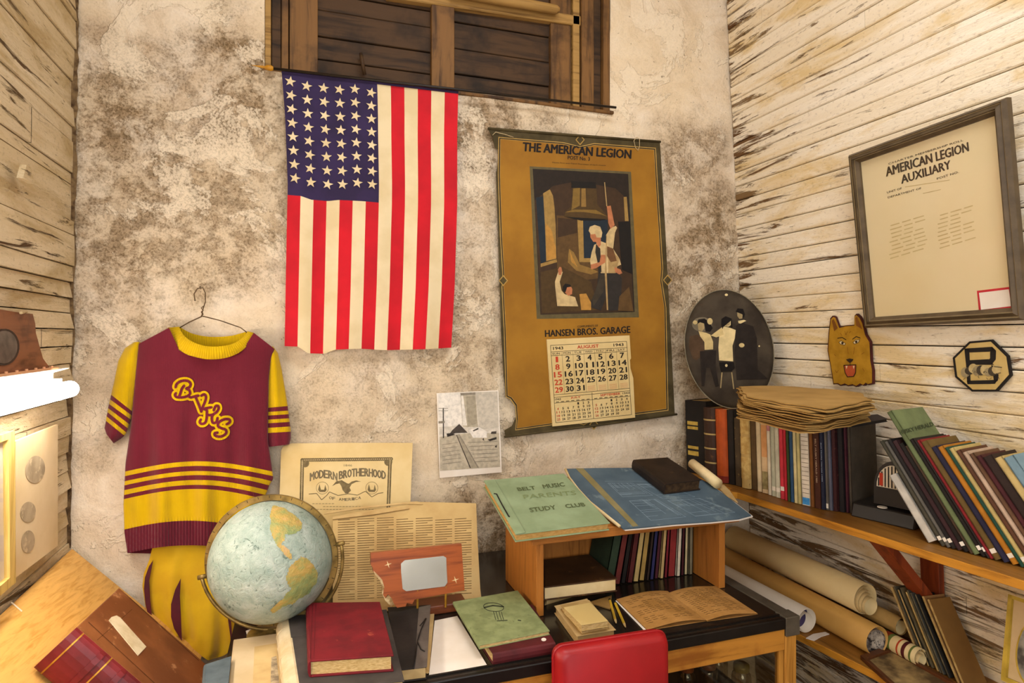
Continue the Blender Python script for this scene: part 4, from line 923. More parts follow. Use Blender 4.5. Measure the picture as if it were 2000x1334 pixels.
# ---------------------------------------------------------------- globe
def globe():
    t = 1.50; c = at(531, 1094, t=t); R = 114.5 * t / F
    OC, LA, BR = None, None, M('aged_brass', '#9A8048', '#6E5A30', 30, .42, .1, metal=.55)
    m_, nt, N, L, p = nodes_of('globe_ocean'); pos = position(nt)
    f = noise_tex(nt, pos, 22, 7, .7, .4); g = noise_tex(nt, pos, 60, 5, .7, 1.2)
    col = ramp(nt, f, [(.3, lin('#7E9488')), (.5, lin('#9FAEA2')), (.68, lin('#B8C2B8'))])
    col = mixc(nt, ramp(nt, g, [(.34, (.85, .85, .85, 1)), (.42, (0, 0, 0, 1))]), col, lin('#4E6456'))
    L.new(col, p.inputs['Base Color']); p.inputs['Roughness'].default_value = .38; bump(nt, p, g, .8, .006); OC = m_
    m_, nt, N, L, p = nodes_of('globe_land'); pos = position(nt)
    f = noise_tex(nt, pos, 15, 7, .7, .4)
    col = ramp(nt, f, [(.30, lin('#6F8A5C')), (.44, lin('#93985A')), (.55, lin('#B79A4E')), (.70, lin('#C9A278'))])
    L.new(col, p.inputs['Base Color']); p.inputs['Roughness'].default_value = .5; bump(nt, p, noise_tex(nt, pos, 60, 5, .7), .8, .006); LA = m_
    r = thing('globe', 'pale blue-green relief globe with brass rings standing beside the sweater', 'globe', (c.x, c.y, ZT))
    m = MB(); nv, nu = 48, 96
    def sp(u, v, k=1.0): th = math.pi * v; ph = 2 * math.pi * u; return c + Vector((math.sin(th) * math.cos(ph), math.sin(th) * math.sin(ph), math.cos(th))) * R * k
    m.grid(lambda u, v: sp(u, v), nu, nv, wrap=True); m.build('ball', OC, r, smooth=True)
    S = lambda pts: pxl(pts, 380, 940, 3.386)
    lands = [S([(500, 190), (520, 162), (560, 165), (600, 185), (650, 215), (700, 262), (715, 300), (690, 330), (640, 345), (600, 352), (585, 385), (565, 415), (592, 428), (625, 455), (650, 500), (640, 520), (605, 500), (570, 455), (540, 415), (518, 370), (503, 320), (497, 255)]),
             S([(660, 525), (700, 498), (745, 512), (790, 560), (812, 610), (805, 660), (780, 705), (745, 742), (690, 768), (645, 800), (590, 825), (540, 850), (498, 872), (530, 822), (590, 770), (640, 712), (618, 680), (607, 630), (628, 580)]),
            ]
    def inside(P, x, y):
        k = False
        for (x0, y0), (x1, y1) in zip(P, P[1:] + P[:1]):
            if (y0 > y) != (y1 > y) and x < (x1 - x0) * (y - y0) / (y1 - y0) + x0: k = not k
        return k
    NU, NV = 300, 150; groups = [MB(), MB()]
    front = (C0 - c).normalized()
    idx = [{}, {}]
    for j in range(NV):
        for i in range(NU):
            mid = sp((i + .5) / NU, (j + .5) / NV)
            if (mid - c).dot(front) < 0: continue
            x, y = project(mid)
            jit = mnoise.noise(mid * 60) * 4
            hit = [k for k, P in enumerate(lands) if inside(P, x + jit, y + jit)]
            if not hit: continue
            b = groups[hit[0]]; d = idx[hit[0]]; q = []
            for ii, jj in ((i, j), (i + 1, j), (i + 1, j + 1), (i, j + 1)):
                key = (ii % NU, jj)
                if key not in d: d[key] = len(b.v); w = sp(key[0] / NU, jj / NV); b.v.append(c + (w - c) * (1.0065 + .006 * mnoise.noise(w * 90)))
                q.append(d[key])
            b.f.append(q); b.m.append(0)
    for b in groups: b.build('continent', LA, r, smooth=True)
    # full ring around the ball, turned on the tilted axis
    view = (c - C0).normalized(); sx = RGT; sz = sx.cross(view).normalized() if sx.cross(view).z > 0 else -sx.cross(view).normalized()
    ax = (sx * (445 + 435) + sz * 205).normalized(); up2 = view.cross(ax).normalized()
    nrm = (-view).normalized(); nrm = (nrm - ax * nrm.dot(ax)).normalized(); nrm = Matrix.Rotation(math.radians(14), 3, ax) @ nrm
    side = nrm.cross(ax).normalized()
    m = MB(); K = 72; prof = [(R * 1.02, -.008), (R * 1.105, -.008), (R * 1.115, 0), (R * 1.105, .003), (R * 1.02, .003)]
    vs = []; 
    for i in range(K):
        an = 2 * math.pi * i / K; d = ax * math.cos(an) + side * math.sin(an)
        vs += [c + d * rr + nrm * h for rr, h in prof]
    n = len(prof); m.add(vs, [((i * n + k), (i * n + (k + 1) % n), (((i + 1) % K) * n + (k + 1) % n), (((i + 1) % K) * n + k)) for i in range(K) for k in range(n)]); ring = m.build('meridian_ring', BR, r, smooth=False)
    for i in range(36):
        an = 2 * math.pi * i / 36; d = ax * math.cos(an) + side * math.sin(an); tq = d.cross(nrm)
        m = MB(); m.obox(c + d * R * 1.06 + nrm * .003 - tq * .0006, d * .006, tq * .0012, nrm * .0003); m.build('degree_mark', INK, ring)
    Ry = R * 1.185
    dn = Vector((0, 0, -1)); dn = (dn - ax * dn.dot(ax)).normalized()
    arc = [c + ax * Ry * math.cos(math.pi * i / 28) + dn * Ry * math.sin(math.pi * i / 28) for i in range(29)]
    m = MB(); m.tube(arc, .0042, 8); m.build('yoke', BR, r, smooth=True)
    for s in (-1, 1): m = MB(); m.tube([c + ax * s * R * 1.10, c + ax * s * (Ry + .008)], .0055, 10); m.build('pivot_pin', BR, r, smooth=True)
    low = min(arc, key=lambda v: v.z)
    m = MB(); m.lathe((low.x, low.y, ZT + .001), [(.0005, 0), (.055, 0), (.055, .004), (.03, .007), (.01, .010), (.008, max(.012, low.z - ZT)), (.0005, max(.0125, low.z - ZT + .002))], 24); m.build('base', BR, r, smooth=True)
globe()

# ---------------------------------------------------------------- papers and plaque leaning at the back of the case
def low_y(pf, px, z=ZT + .003):
    lo, hi = 900, 1400
    for _ in range(40):
        mid = (lo + hi) / 2
        if pf(px, mid).z > z: lo = mid
        else: hi = mid
    return lo
def back_papers():
    PC = plane3(at(548, 868, Y=1.984), at(806, 866, Y=1.984), at(680, 1010, Y=1.945))
    r = thing('certificate', 'cream engraved brotherhood certificate leaning on the wall beside the sweater', 'certificate', PC(670, 1100))
    m = MB(); sheet(m, [(549, 880), (553, 872), (570, 866), (680, 865), (806, 865), (803, 950), (795, low_y(PC, 795)), (540, low_y(PC, 540))], PC, .0015); m.build('sheet', M('certificate_paper', '#DFC690', '#D2B478', 6, .85, .06), r)
    S = lambda pts: pxl(pts, 540, 860, 7.143)
    DG = M('engraving_ink', '#6A5A3C', '#7C6B48', 90, .85, 0)
    bd = MB(); rnd = random.Random(2)
    for a, b in (((360, 275), (1600, 260)), ((360, 275), (345, 1000)), ((1585, 280), (1560, 960))):
        n = 46; 
        for k in range(n + 1):
            f = k / n; x, y = a[0] + (b[0] - a[0]) * f, a[1] + (b[1] - a[1]) * f
            bd.face([PC(*q, off=.0004 + .00002 * (k % 2)) for q in S(ell(x, y, 27, 27, 8, k))])
    for cx, cy in ((400, 320), (1560, 300)): bd.face([PC(*q, off=.0005) for q in S(ell(cx, cy, 58, 58, 12))])
    bd.build('engraved_border', DG, r)
    bd = MB()
    for a, b in (((360, 275), (1600, 260)), ((360, 275), (345, 1000)), ((1585, 280), (1560, 960))):
        for k in range(47):
            f = k / 46; x, y = a[0] + (b[0] - a[0]) * f, a[1] + (b[1] - a[1]) * f; bd.face([PC(*q, off=.0007) for q in S(ell(x, y, 7, 7, 6))])
    bd.build('border_dots', PAPER, r)
    m = MB()
    def arc_text(body, x0, x1, ybase, h, rise, bold):
        n = len(body); w = (x1 - x0) / n
        for i, ch in enumerate(body):
            if ch == ' ': continue
            f = (i + .5) / n; y = ybase - rise * math.sin(math.pi * f); x = x0 + w * i
            sl = -rise * math.pi * math.cos(math.pi * f) / n
            (a, b, t) = S([(x + w * .06, y - sl / 2), (x + w * .94, y + sl / 2), (x + w * .06, y - h - sl / 2)]); m.text(ch, a, b, t, PC, .0006, 0, bold)
    arc_text('MODERN', 465, 850, 570, 110, 45, .03); arc_text('BROTHERHOOD', 870, 1525, 545, 110, 45, .03)
    for i, ch in enumerate('OF AMERICA'):
        if ch != ' ':
            x = 735 + 45 * i; y = 815 + 30 * math.sin(math.pi * (i + .5) / 10); a, b, t = S([(x, y), (x + 38, y), (x, y - 38)]); m.text(ch, a, b, t, PC, .0006, 0, .02)
    a, b, t = S([(940, 365), (1055, 365), (940, 335)]); m.text('1846', a, b, t, PC, .0006)
    m.build('lettering', GREYINK, r)
    m = MB()
    eagle = [[(775, 640), (830, 575), (910, 555), (950, 580), (985, 600), (1010, 605), (1050, 575), (1110, 560), (1180, 575), (1110, 580), (1050, 610), (1020, 660), (1040, 700), (1000, 740), (960, 740), (920, 690), (905, 640), (880, 600), (830, 610)]]
    for P in eagle: m.face([PC(*q, off=.0005) for q in S(P)])
    for cx in (640, 1330):
        stroke(m, S(ell(cx, 665, 85, 85, 24)) + S(ell(cx, 665, 85, 85, 24))[:1], .8, PC, .0005, 0, False); m.face([PC(*q, off=.0005) for q in S([(cx - 60, 690), (cx - 40, 610), (cx - 20, 690), (cx + 25, 690), (cx + 40, 620), (cx + 60, 690), (cx + 40, 720), (cx - 40, 720)])])
    stroke(m, S([(450, 750), (560, 740), (630, 830), (700, 770), (740, 720), (860, 770), (1000, 745), (1130, 765), (1240, 710), (1330, 790), (1420, 740), (1490, 730)]), 1.4, PC, .0005, 0, False)
    for y, x0, x1 in ((885, 500, 840), (925, 650, 1500), (965, 560, 1480)):
        for k in range(int((x1 - x0) / 45)): stroke(m, S([(x0 + 45 * k, y), (x0 + 45 * k + 32, y - 1)]), .9, PC, .0005, 0, False)
    m.build('engraving', DG, r)
    # old newspaper sheet leaning in front of it
    PN = plane3(at(930, 983, Y=1.90), at(650, 1005, Y=1.90), at(800, 1190, Z=ZT))
    bt = 1186
    r = thing('newspaper', 'yellowed folded newspaper leaning behind the wooden state-shaped plaque', 'newspaper', PN(790, bt))
    NP = M('newsprint', '#C9AC74', '#B79660', 7, .9, .08)
    m = MB(); sheet(m, [(650, 1010), (690, 1001), (795, 986), (810, 980), (930, 983), (932, 1040), (938, 1150), (940, low_y(PN, 940)), (650, low_y(PN, 650))], PN, .004); m.build('folded_sheet', NP, r)
    m = MB(); sheet(m, [(633, 1004), (700, 994), (790, 984), (826, 985), (815, 979), (780, 982), (700, 990), (640, 1000)], PN, .002, .004); sheet(m, [(650, 1009), (728, 998), (800, 988), (800, 993), (728, 1005), (650, 1014)], PN, .002, .006); m.build('folded_edge', AGED, r)
    m = MB(); NI = M('newsprint_ink', '#8A7048', '#7A623C', 60, .9, 0)
    for c in range(7):
        x0 = 660 + 38 * c
        for k in range(34):
            y = 1016 + 4.7 * k - (x0 - 660) * .05
            if y > 1012: stroke(m, [(x0, y), (x0 + 33 * (1 if (k * 7 + c) % 5 else .7), y - 1.6)], 1.5, PN, .0005, 0, False)
    o = m.build('print_lines', NI, r); o['kind'] = 'stuff'
    # state-shaped wooden plaque with a metal plate, on a small stand
    PP = plane3(at(724, 1080, Y=1.585), at(901, 1062, Y=1.585), at(870, 1165, Y=1.565))
    r = thing('state_plaque', 'red-brown wooden plaque cut in a state outline with a shiny metal plate', 'plaque', at(850, 1200, Y=1.57))
    S2 = lambda pts: pxl(pts, 380, 940, 3.386)
    OUT = S2([(1165, 475), (1400, 452), (1765, 413), (1775, 560), (1786, 720), (1640, 748), (1455, 782), (1440, 812), (1405, 806), (1395, 828), (1340, 836), (1310, 800), (1300, 770), (1280, 748), (1262, 772), (1243, 748), (1252, 700), (1240, 660), (1205, 620), (1182, 600), (1178, 572), (1165, 552)])
    m = MB(); sheet(m, OUT, PP, .016, .0); m.build('board', wood('cherry_plaque', '#9A4E1E', '#743412', axis=0, fine=60, long=5, rough=.35, bmp=.05), r)
    m = MB(); sheet(m, S2([(1182, 590), (1205, 612), (1240, 650), (1255, 700), (1246, 750), (1264, 776), (1282, 752), (1305, 775), (1318, 812), (1300, 830), (1262, 790), (1240, 745), (1238, 690), (1225, 655), (1195, 620)]), PP, .006, .001); m.build('bark_edge', M('bark', '#CDB488', '#8A6A40', 60, .9, .5), r)
    m = MB(); PLq = [(1390, 522), (1645, 494), (1664, 505), (1668, 600), (1672, 670), (1655, 695), (1400, 727), (1376, 712), (1366, 600), (1365, 545)]; sheet(m, S2(PLq), PP, .0015, .0018); m.build('metal_plate', M('polished_plate', '#D0C9BA', '#BEB6A4', 4, .22, .0, metal=.8), r)
    for cx, cy in ((1280, 550), (1725, 652)):
        m = MB(); m.face([PP(*q, off=.0004) for q in S2([((cx + (26 if k % 2 == 0 else 5) * math.sin(math.pi * k / 4 + .3)), cy + (26 if k % 2 == 0 else 5) * math.cos(math.pi * k / 4 + .3)) for k in range(8)])]); m.build('inlaid_star', PAPER, r)
    RBW = wood('stand_wood', '#6A3418', '#4A220E', axis=0, rough=.4)
    a, b = at(800, 1200, Z=ZT + .012), at(912, 1184, Z=ZT + .012)
    m = MB(); m.obox(Vector((a.x, a.y, ZT + .001)), (b.x - a.x, b.y - a.y, 0), (0, .06, 0), (0, 0, .022)); m.build('stand_base', RBW, r, bevel=.002)
    for px in (815, 870): m = MB(); p = at(px, 1192, Y=1.575); m.tube([(p.x, p.y - .002, ZT + .02), (p.x, p.y - .004, ZT + .075)], .003, 8); m.build('brass_peg', GOLD, r)
back_papers()

# ---------------------------------------------------------------- things lying on the case, left half
def left_table_things():
    Z = planeZ(ZT); P = lambda pts: pxl(pts, 380, 940, 3.386)
    BLG = M('slate_blue_cloth', '#5A6468', '#4A5458', 20, .8, .15)
    lying('book', 'slate blue cloth book at the left end of the table', [(402, 1297), (452, 1281), (445, 1350), (398, 1356)], planeZ(ZT), .022, .022, BLG, spine='L')
    r, Q = lying('photo_folder', 'cream cardboard photo folder with an old group photograph inside', [(458, 1249), (543, 1237), (552, 1342), (447, 1352)], planeZ(ZT), .010, .010, M('cream_card', '#CFB994', '#C0A880', 8, .8, .06), spine='L', cat='folder', board=.002)
    PT = planeZ(ZT + .010)
    m = MB(); sheet(m, [(497, 1263), (540, 1256), (549, 1345), (493, 1352)], PT, .0006, .0008); m.build('mount', AGED, r)
    m = MB(); sheet(m, [(530, 1284), (540, 1281), (547, 1345), (528, 1348)], PT, .0005, .0012); m.build('photograph', M('sepia_print', '#7A6A54', '#B8A482', 70, .6, .05), r)
    # thick ledger with cream cloth spine
    CRM = M('cream_cloth', '#DCCBA8', '#C4AE84', 14, .85, .2); CHAR = M('charcoal_cloth', '#4A433E', '#3A3430', 14, .8, .15)
    r, Q = lying('ledger', 'thick charcoal ledger with a cream ribbed spine under the red book', [(565, 1208), (755, 1190), (790, 1330), (586, 1346)], planeZ(ZT), .048, .047, CHAR, AGED, spine='L')
    n = Vector((0, 0, 1)); out = (Q[0] - Q[1]).normalized()
    m = MB(); K = 6; pr = [n * (.001 - .049 * (1 - math.cos(math.pi * i / K)) / 2) + out * (.004 + .026 * math.sin(math.pi * i / K)) for i in range(K + 1)]; m.prism([Q[0] + p for p in pr] + [Q[0] - n * .048, Q[0]], Q[3] - Q[0]); m.build('cloth_spine', CRM, r)
    for f in (.12, .3, .5, .68, .86): m = MB(); m.prism([Q[0] + (Q[3] - Q[0]) * f + p * 1.02 + out * .001 for p in pr], (Q[3] - Q[0]) * .03); m.build('spine_rib', CRM, r)
    m = MB(); sheet(m, [(563, 1204), (597, 1200), (600, 1240), (566, 1246)], planeZ(ZT + .048), .0005, .0006); m.build('worn_patch', CHAR, r)
    # worn red book on top
    RED = M('worn_red_cloth', '#74111B', '#5F0D16', 16, .75, .15, wear='#984030', wear_at=.64)
    RB = planeZ(ZT + .048)
    r, Q = lying('book', 'worn dark red cloth book lying on top of the charcoal ledger', [(602, 1177), (742, 1175), (769, 1279), (607, 1290)], RB, .034, .034, RED, spine='L', board=.004, inset=.005)
    Zt = planeZ(ZT + .082)
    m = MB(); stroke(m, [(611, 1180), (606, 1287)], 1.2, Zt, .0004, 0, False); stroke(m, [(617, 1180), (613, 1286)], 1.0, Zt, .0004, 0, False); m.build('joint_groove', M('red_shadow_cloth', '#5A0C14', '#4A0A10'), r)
    # black scrapbook tied with lace
    r, Q = lying('scrapbook', 'black scrapbook tied with a black lace beside the red book', [(757, 1186), (840, 1181), (833, 1302), (776, 1309)], planeZ(ZT), .028, .027, M('black_scrapbook', '#2B2420', '#1E1916', 14, .75, .2), AGED, spine=None)
    Zs = planeZ(ZT + .028)
    m = MB(); sheet(m, [(818, 1186), (841, 1181), (834, 1302), (809, 1306)], Zs, .001, .0012); m.build('grey_strip', M('grey_strip', '#5E544C', '#4E453E', 20), r)
    m = MB(); m.tube([Zs(x, y, .003) for x, y in [(832, 1208), (822, 1230), (815, 1252), (812, 1280), (808, 1306)]], .0014, 6); m.tube([Zs(x, y, .004) for x, y in [(820, 1222), (827, 1214), (831, 1208)]], .0012, 6); m.tube([Zs(x, y, .003) for x, y in [(815, 1252), (822, 1268), (829, 1272)]], .0012, 6); m.build('lace', BLACK, r, smooth=True)
    m = MB(); sheet(m, [(808, 1303), (835, 1300), (838, 1313), (812, 1320), (795, 1318)], planeZ(ZT + .004), .002); m.build('torn_corner', AGED, r)
    m = MB(); sheet(m, [(841, 1187), (849, 1190), (838, 1310), (833, 1308)], planeZ(ZT + .005), .004); m.build('page_edge', AGED, r)
    leaf('paper_sheet', 'blank white paper sheet lying between the scrapbook and green book', [(849, 1212), (893, 1203), (953, 1302), (838, 1318)], Z, .0012, .001, WHITEP)
    leaf('card_scrap', 'small white card standing under the globe', [(480, 1232), (497, 1225), (499, 1241), (484, 1246)], planeZ(ZT + .002), .001, .001, WHITEP)
    # maroon book and the green one on it
    MAR = M('maroon_cloth', '#5A1A1E', '#451316', 14, .65, .15, wear='#3A1A14', wear_at=.63)
    r, Q = lying('book', 'maroon cloth book with rounded corners under the green school book', [(915, 1205), (1040, 1180), (1084, 1254), (962, 1276)], planeZ(ZT), .026, .026, MAR, spine='B', board=.003)
    PT = planeZ(ZT + .026)
    m = MB(); m.face([PT(x, y, .0006) for x, y in ell(1062, 1249, 5, 3.4, 14)]); m.build('round_sticker', WHITEP, r)
    GRN = M('sage_green_cloth', '#8A9464', '#767F52', 30, .85, .2, wear='#6A7248', wear_at=.60)
    r, Q = lying('book', 'sage green school book with a line emblem lying on the maroon book', [(886, 1175), (1011, 1153), (1074, 1232), (937, 1260)], PT, .010, .010, GRN, spine='L', board=.002, inset=.002)
    PG = planeZ(ZT + .036); S = lambda pts: pxl(pts, 860, 1100, 3.125); EI = M('emblem_ink', '#3E4430', '#343A28', 20)
    m = MB()
    stroke(m, S(ell(325, 268, 62, 26, 20, .1)) + S(ell(325, 268, 62, 26, 20, .1))[:1], 1.3, PG, .0005, 0, False); stroke(m, S([(270, 270), (320, 258), (385, 265)]), 2.6, PG, .0005, 0)
    for x in (325, 340, 358, 372): stroke(m, S([(x, 296), (x + 14, 345)]), 1.2, PG, .0005, 0, False)
    stroke(m, S([(345, 352), (410, 348)]), 1.5, PG, .0005, 0, False); stroke(m, S([(475, 348), (490, 350)]), 2, PG, .0005, 0)
    m.build('emblem', EI, r)
left_table_things()

# ---------------------------------------------------------------- sloped bookcase standing on the case and what lies on it
SX0, SX1, SY0, SY1 = .567, 1.142, 1.485, 1.775
TOPP = plane((0, 1.455, 1.000), (0, -.088, .37))
def topz(y): return 1.000 + (y - 1.455) * .088 / .37
def slope_case():
    OAK = wood('desk_oak', '#A5682A', '#7E4A18', axis=2, fine=60, long=5, rough=.45, bmp=.08); OAKH = wood('desk_oak_top', '#A5682A', '#7E4A18', axis=0, fine=60, long=5, rough=.45, bmp=.08)
    r = thing('desktop_bookcase', 'oak desktop bookcase with a sloping top standing on the display case', 'bookcase', ((SX0 + SX1) / 2, 1.65, ZT))
    for x in (SX0, SX1 - .020):
        m = MB(); m.prism([(x, SY0, ZT + .001), (x, SY1 - .035, ZT + .001), (x, SY1 - .035, topz(SY1 - .035) - .026), (x, SY0, topz(SY0) - .026)], (.020, 0, 0)); m.build('side_panel', OAK, r, bevel=.001)
    m = MB(); m.prism([(SX0 - .024, 1.455, topz(1.455) - .026), (SX0 - .024, SY1 - .03, topz(SY1 - .03) - .026), (SX0 - .024, SY1 - .03, topz(SY1 - .03)), (SX0 - .024, 1.455, topz(1.455))], (SX1 - SX0 + .05, 0, 0)); m.build('sloping_top', OAKH, r, bevel=.002)
    m = MB(); m.box((SX0 + .02, SY1 - .047, ZT + .001), (SX1 - .02, SY1 - .035, topz(SY1 - .047) - .03)); m.build('back_panel', OAK, r)
    S = lambda pts: pxl(pts, 930, 860, 3.511)
    # green scrapbook
    MINT = M('mint_green_cover', '#8EA07C', '#7F906C', 12, .7, .08)
    q = S([(52, 275), (602, 226), (920, 566), (272, 645)])
    r, Q = lying('scrapbook', 'mint green music club scrapbook laced with a black cord', q, TOPP, .024, .022, MINT, M('tan_pages', '#CFA765', '#B58A48', 100, .9, .3, stretch=(1, 1, 6)), spine=None, board=.003, inset=.004)
    TO = TOPP
    m = MB(); m.hexa(*[[TO(*p, off=o) for p in S([(52, 275), (128, 268), (340, 632), (272, 645)])] for o in (.0242, .0262)]); m.build('binding_strip', MINT, r, bevel=.0008)
    m = MB(); m.tube([TO(*p, off=.0275) for p in S([(122, 365), (140, 368), (180, 445), (222, 518), (228, 524)])], .0017, 6); m.build('cord', BLACK, r, smooth=True)
    GI = M('olive_ink', '#5A6440', '#505A38', 20)
    FAINT = M('faded_green_ink', '#7C8A5C', '#748256', 20)
    for body, a, b, t in (('BELT', (290, 347), (410, 335), (278, 325)), ('MUSIC', (465, 330), (610, 314), (452, 304)), ('STUDY', (375, 492), (550, 472), (362, 464)), ('CLUB', (620, 464), (752, 450), (605, 440))):
        a, b, t = S([a, b, t]); m = MB(); m.text(body, a, b, t, TO, .0248, 0, .035); m.build('lettering', GI, r)
    m = MB(); a, b, t = S([(330, 402), (690, 372), (318, 374)]); m.text('PARENTS', a, b, t, TO, .0248, 0, .01); m.build('faded_lettering', FAINT, r)
    # blueprints
    BP = M('blueprint_blue', '#526470', '#445663', 9, .75, .06, wear='#6A7A80', wear_at=.58)
    r = thing('blueprint_set', 'stack of faded blue architectural blueprints with taped edge on the sloping top', 'blueprints', TOPP(1280, 980))
    O = S([(618, 195), (800, 190), (1085, 188), (1300, 200), (1440, 215), (1590, 290), (1700, 370), (1885, 512), (1800, 535), (1600, 555), (1350, 572), (1160, 592), (1010, 605), (930, 545), (800, 440), (690, 330)])
    m = MB(); sheet(m, O, TOPP, .0035, .0085); m.build('top_sheet', BP, r)
    m = MB(); sheet(m, [(x + 3.5, y + 2.0) for x, y in O], TOPP, .004, .0045); m.build('under_sheet', WHITEP, r)
    m = MB()
    for k in range(7):                              # curled left edge
        pass
    E = S([(612, 198), (640, 255), (700, 335), (780, 425), (870, 500), (985, 590)])
    m.tube([TOPP(x, y, .010) for x, y in E], [.004, .003, .003, .004, .005, .004], 7); m.build('curled_edge', PAPER, r, smooth=True)
    m = MB(); sheet(m, S([(682, 192), (735, 192), (905, 370), (1112, 585), (1075, 592), (880, 395)]), TOPP, .0004, .0092); m.build('tape', M('old_tape', '#8A8058', '#7A7048', 12, .6), r)
    BL = M('blueprint_line', '#8FA3B0', '#7F94A2', 40)
    m = MB(); rnd = random.Random(4)
    g = [TOPP(*p, off=.0) for p in S([(880, 300), (1250, 300), (1820, 520), (1180, 590)])]
    def ln(s0, t0, s1, t1, w=.0011):
        a, b = bil(g, s0, t0), bil(g, s1, t1); d = (b - a).normalized(); k = TOPP.n.cross(d) * w / 2; h = TOPP.n * .0090; m.face([a + k + h, b + k + h, b - k + h, a - k + h])
    for (x0, y0, x1, y1) in ((.02, .05, .45, .4), (.05, .5, .42, .95), (.5, .08, .95, .5), (.52, .55, .96, .96)):
        ln(x0, y0, x1, y0); ln(x0, y1, x1, y1); ln(x0, y0, x0, y1); ln(x1, y0, x1, y1)
        for k in range(7): xx = x0 + (x1 - x0) * rnd.random(); ln(xx, y0, xx, y0 + (y1 - y0) * rnd.uniform(.3, 1))
        for k in range(6): yy = y0 + (y1 - y0) * rnd.random(); ln(x0, yy, x0 + (x1 - x0) * rnd.uniform(.3, 1), yy)
    ln(.0, .0, 1, .0); o = m.build('drawn_lines', BL, r); o['kind'] = 'stuff'
    # black bible
    BIB = M('cracked_black_leather', '#2A1E16', '#1C140F', 18, .5, .2, wear='#5A4026', wear_at=.66)
    lying('book', 'thick cracked black leather book lying on the blueprints', S([(1082, 132), (1312, 116), (1548, 270), (1302, 300)]), TOPP, .043, .033, BIB, M('dark_page_edges', '#4A3620', '#332414', 90, .8, .3), spine='L', board=.003)
    # rolled paper and tan envelopes behind
    r = thing('paper_roll', 'small cream paper roll lying at the end of the blueprints', 'paper roll', at(1380, 930, Y=1.80)); c = [TOPP(1352, 905, .026), TOPP(1402, 945, .028)]
    m = MB(); m.tube([c[0], c[0].lerp(c[1], .5), c[1]], [.015, .016, .016], 12); m.build('roll', PAPER, r, smooth=True)
    m = MB(); sheet(m, S([(1640, 298), (1700, 305), (1740, 345), (1795, 425), (1720, 380)]), TOPP, .002, .011); tag(m.build('paper_scrap', AGED), 'tan paper scrap sticking out beside the blueprints', 'paper')
slope_case()

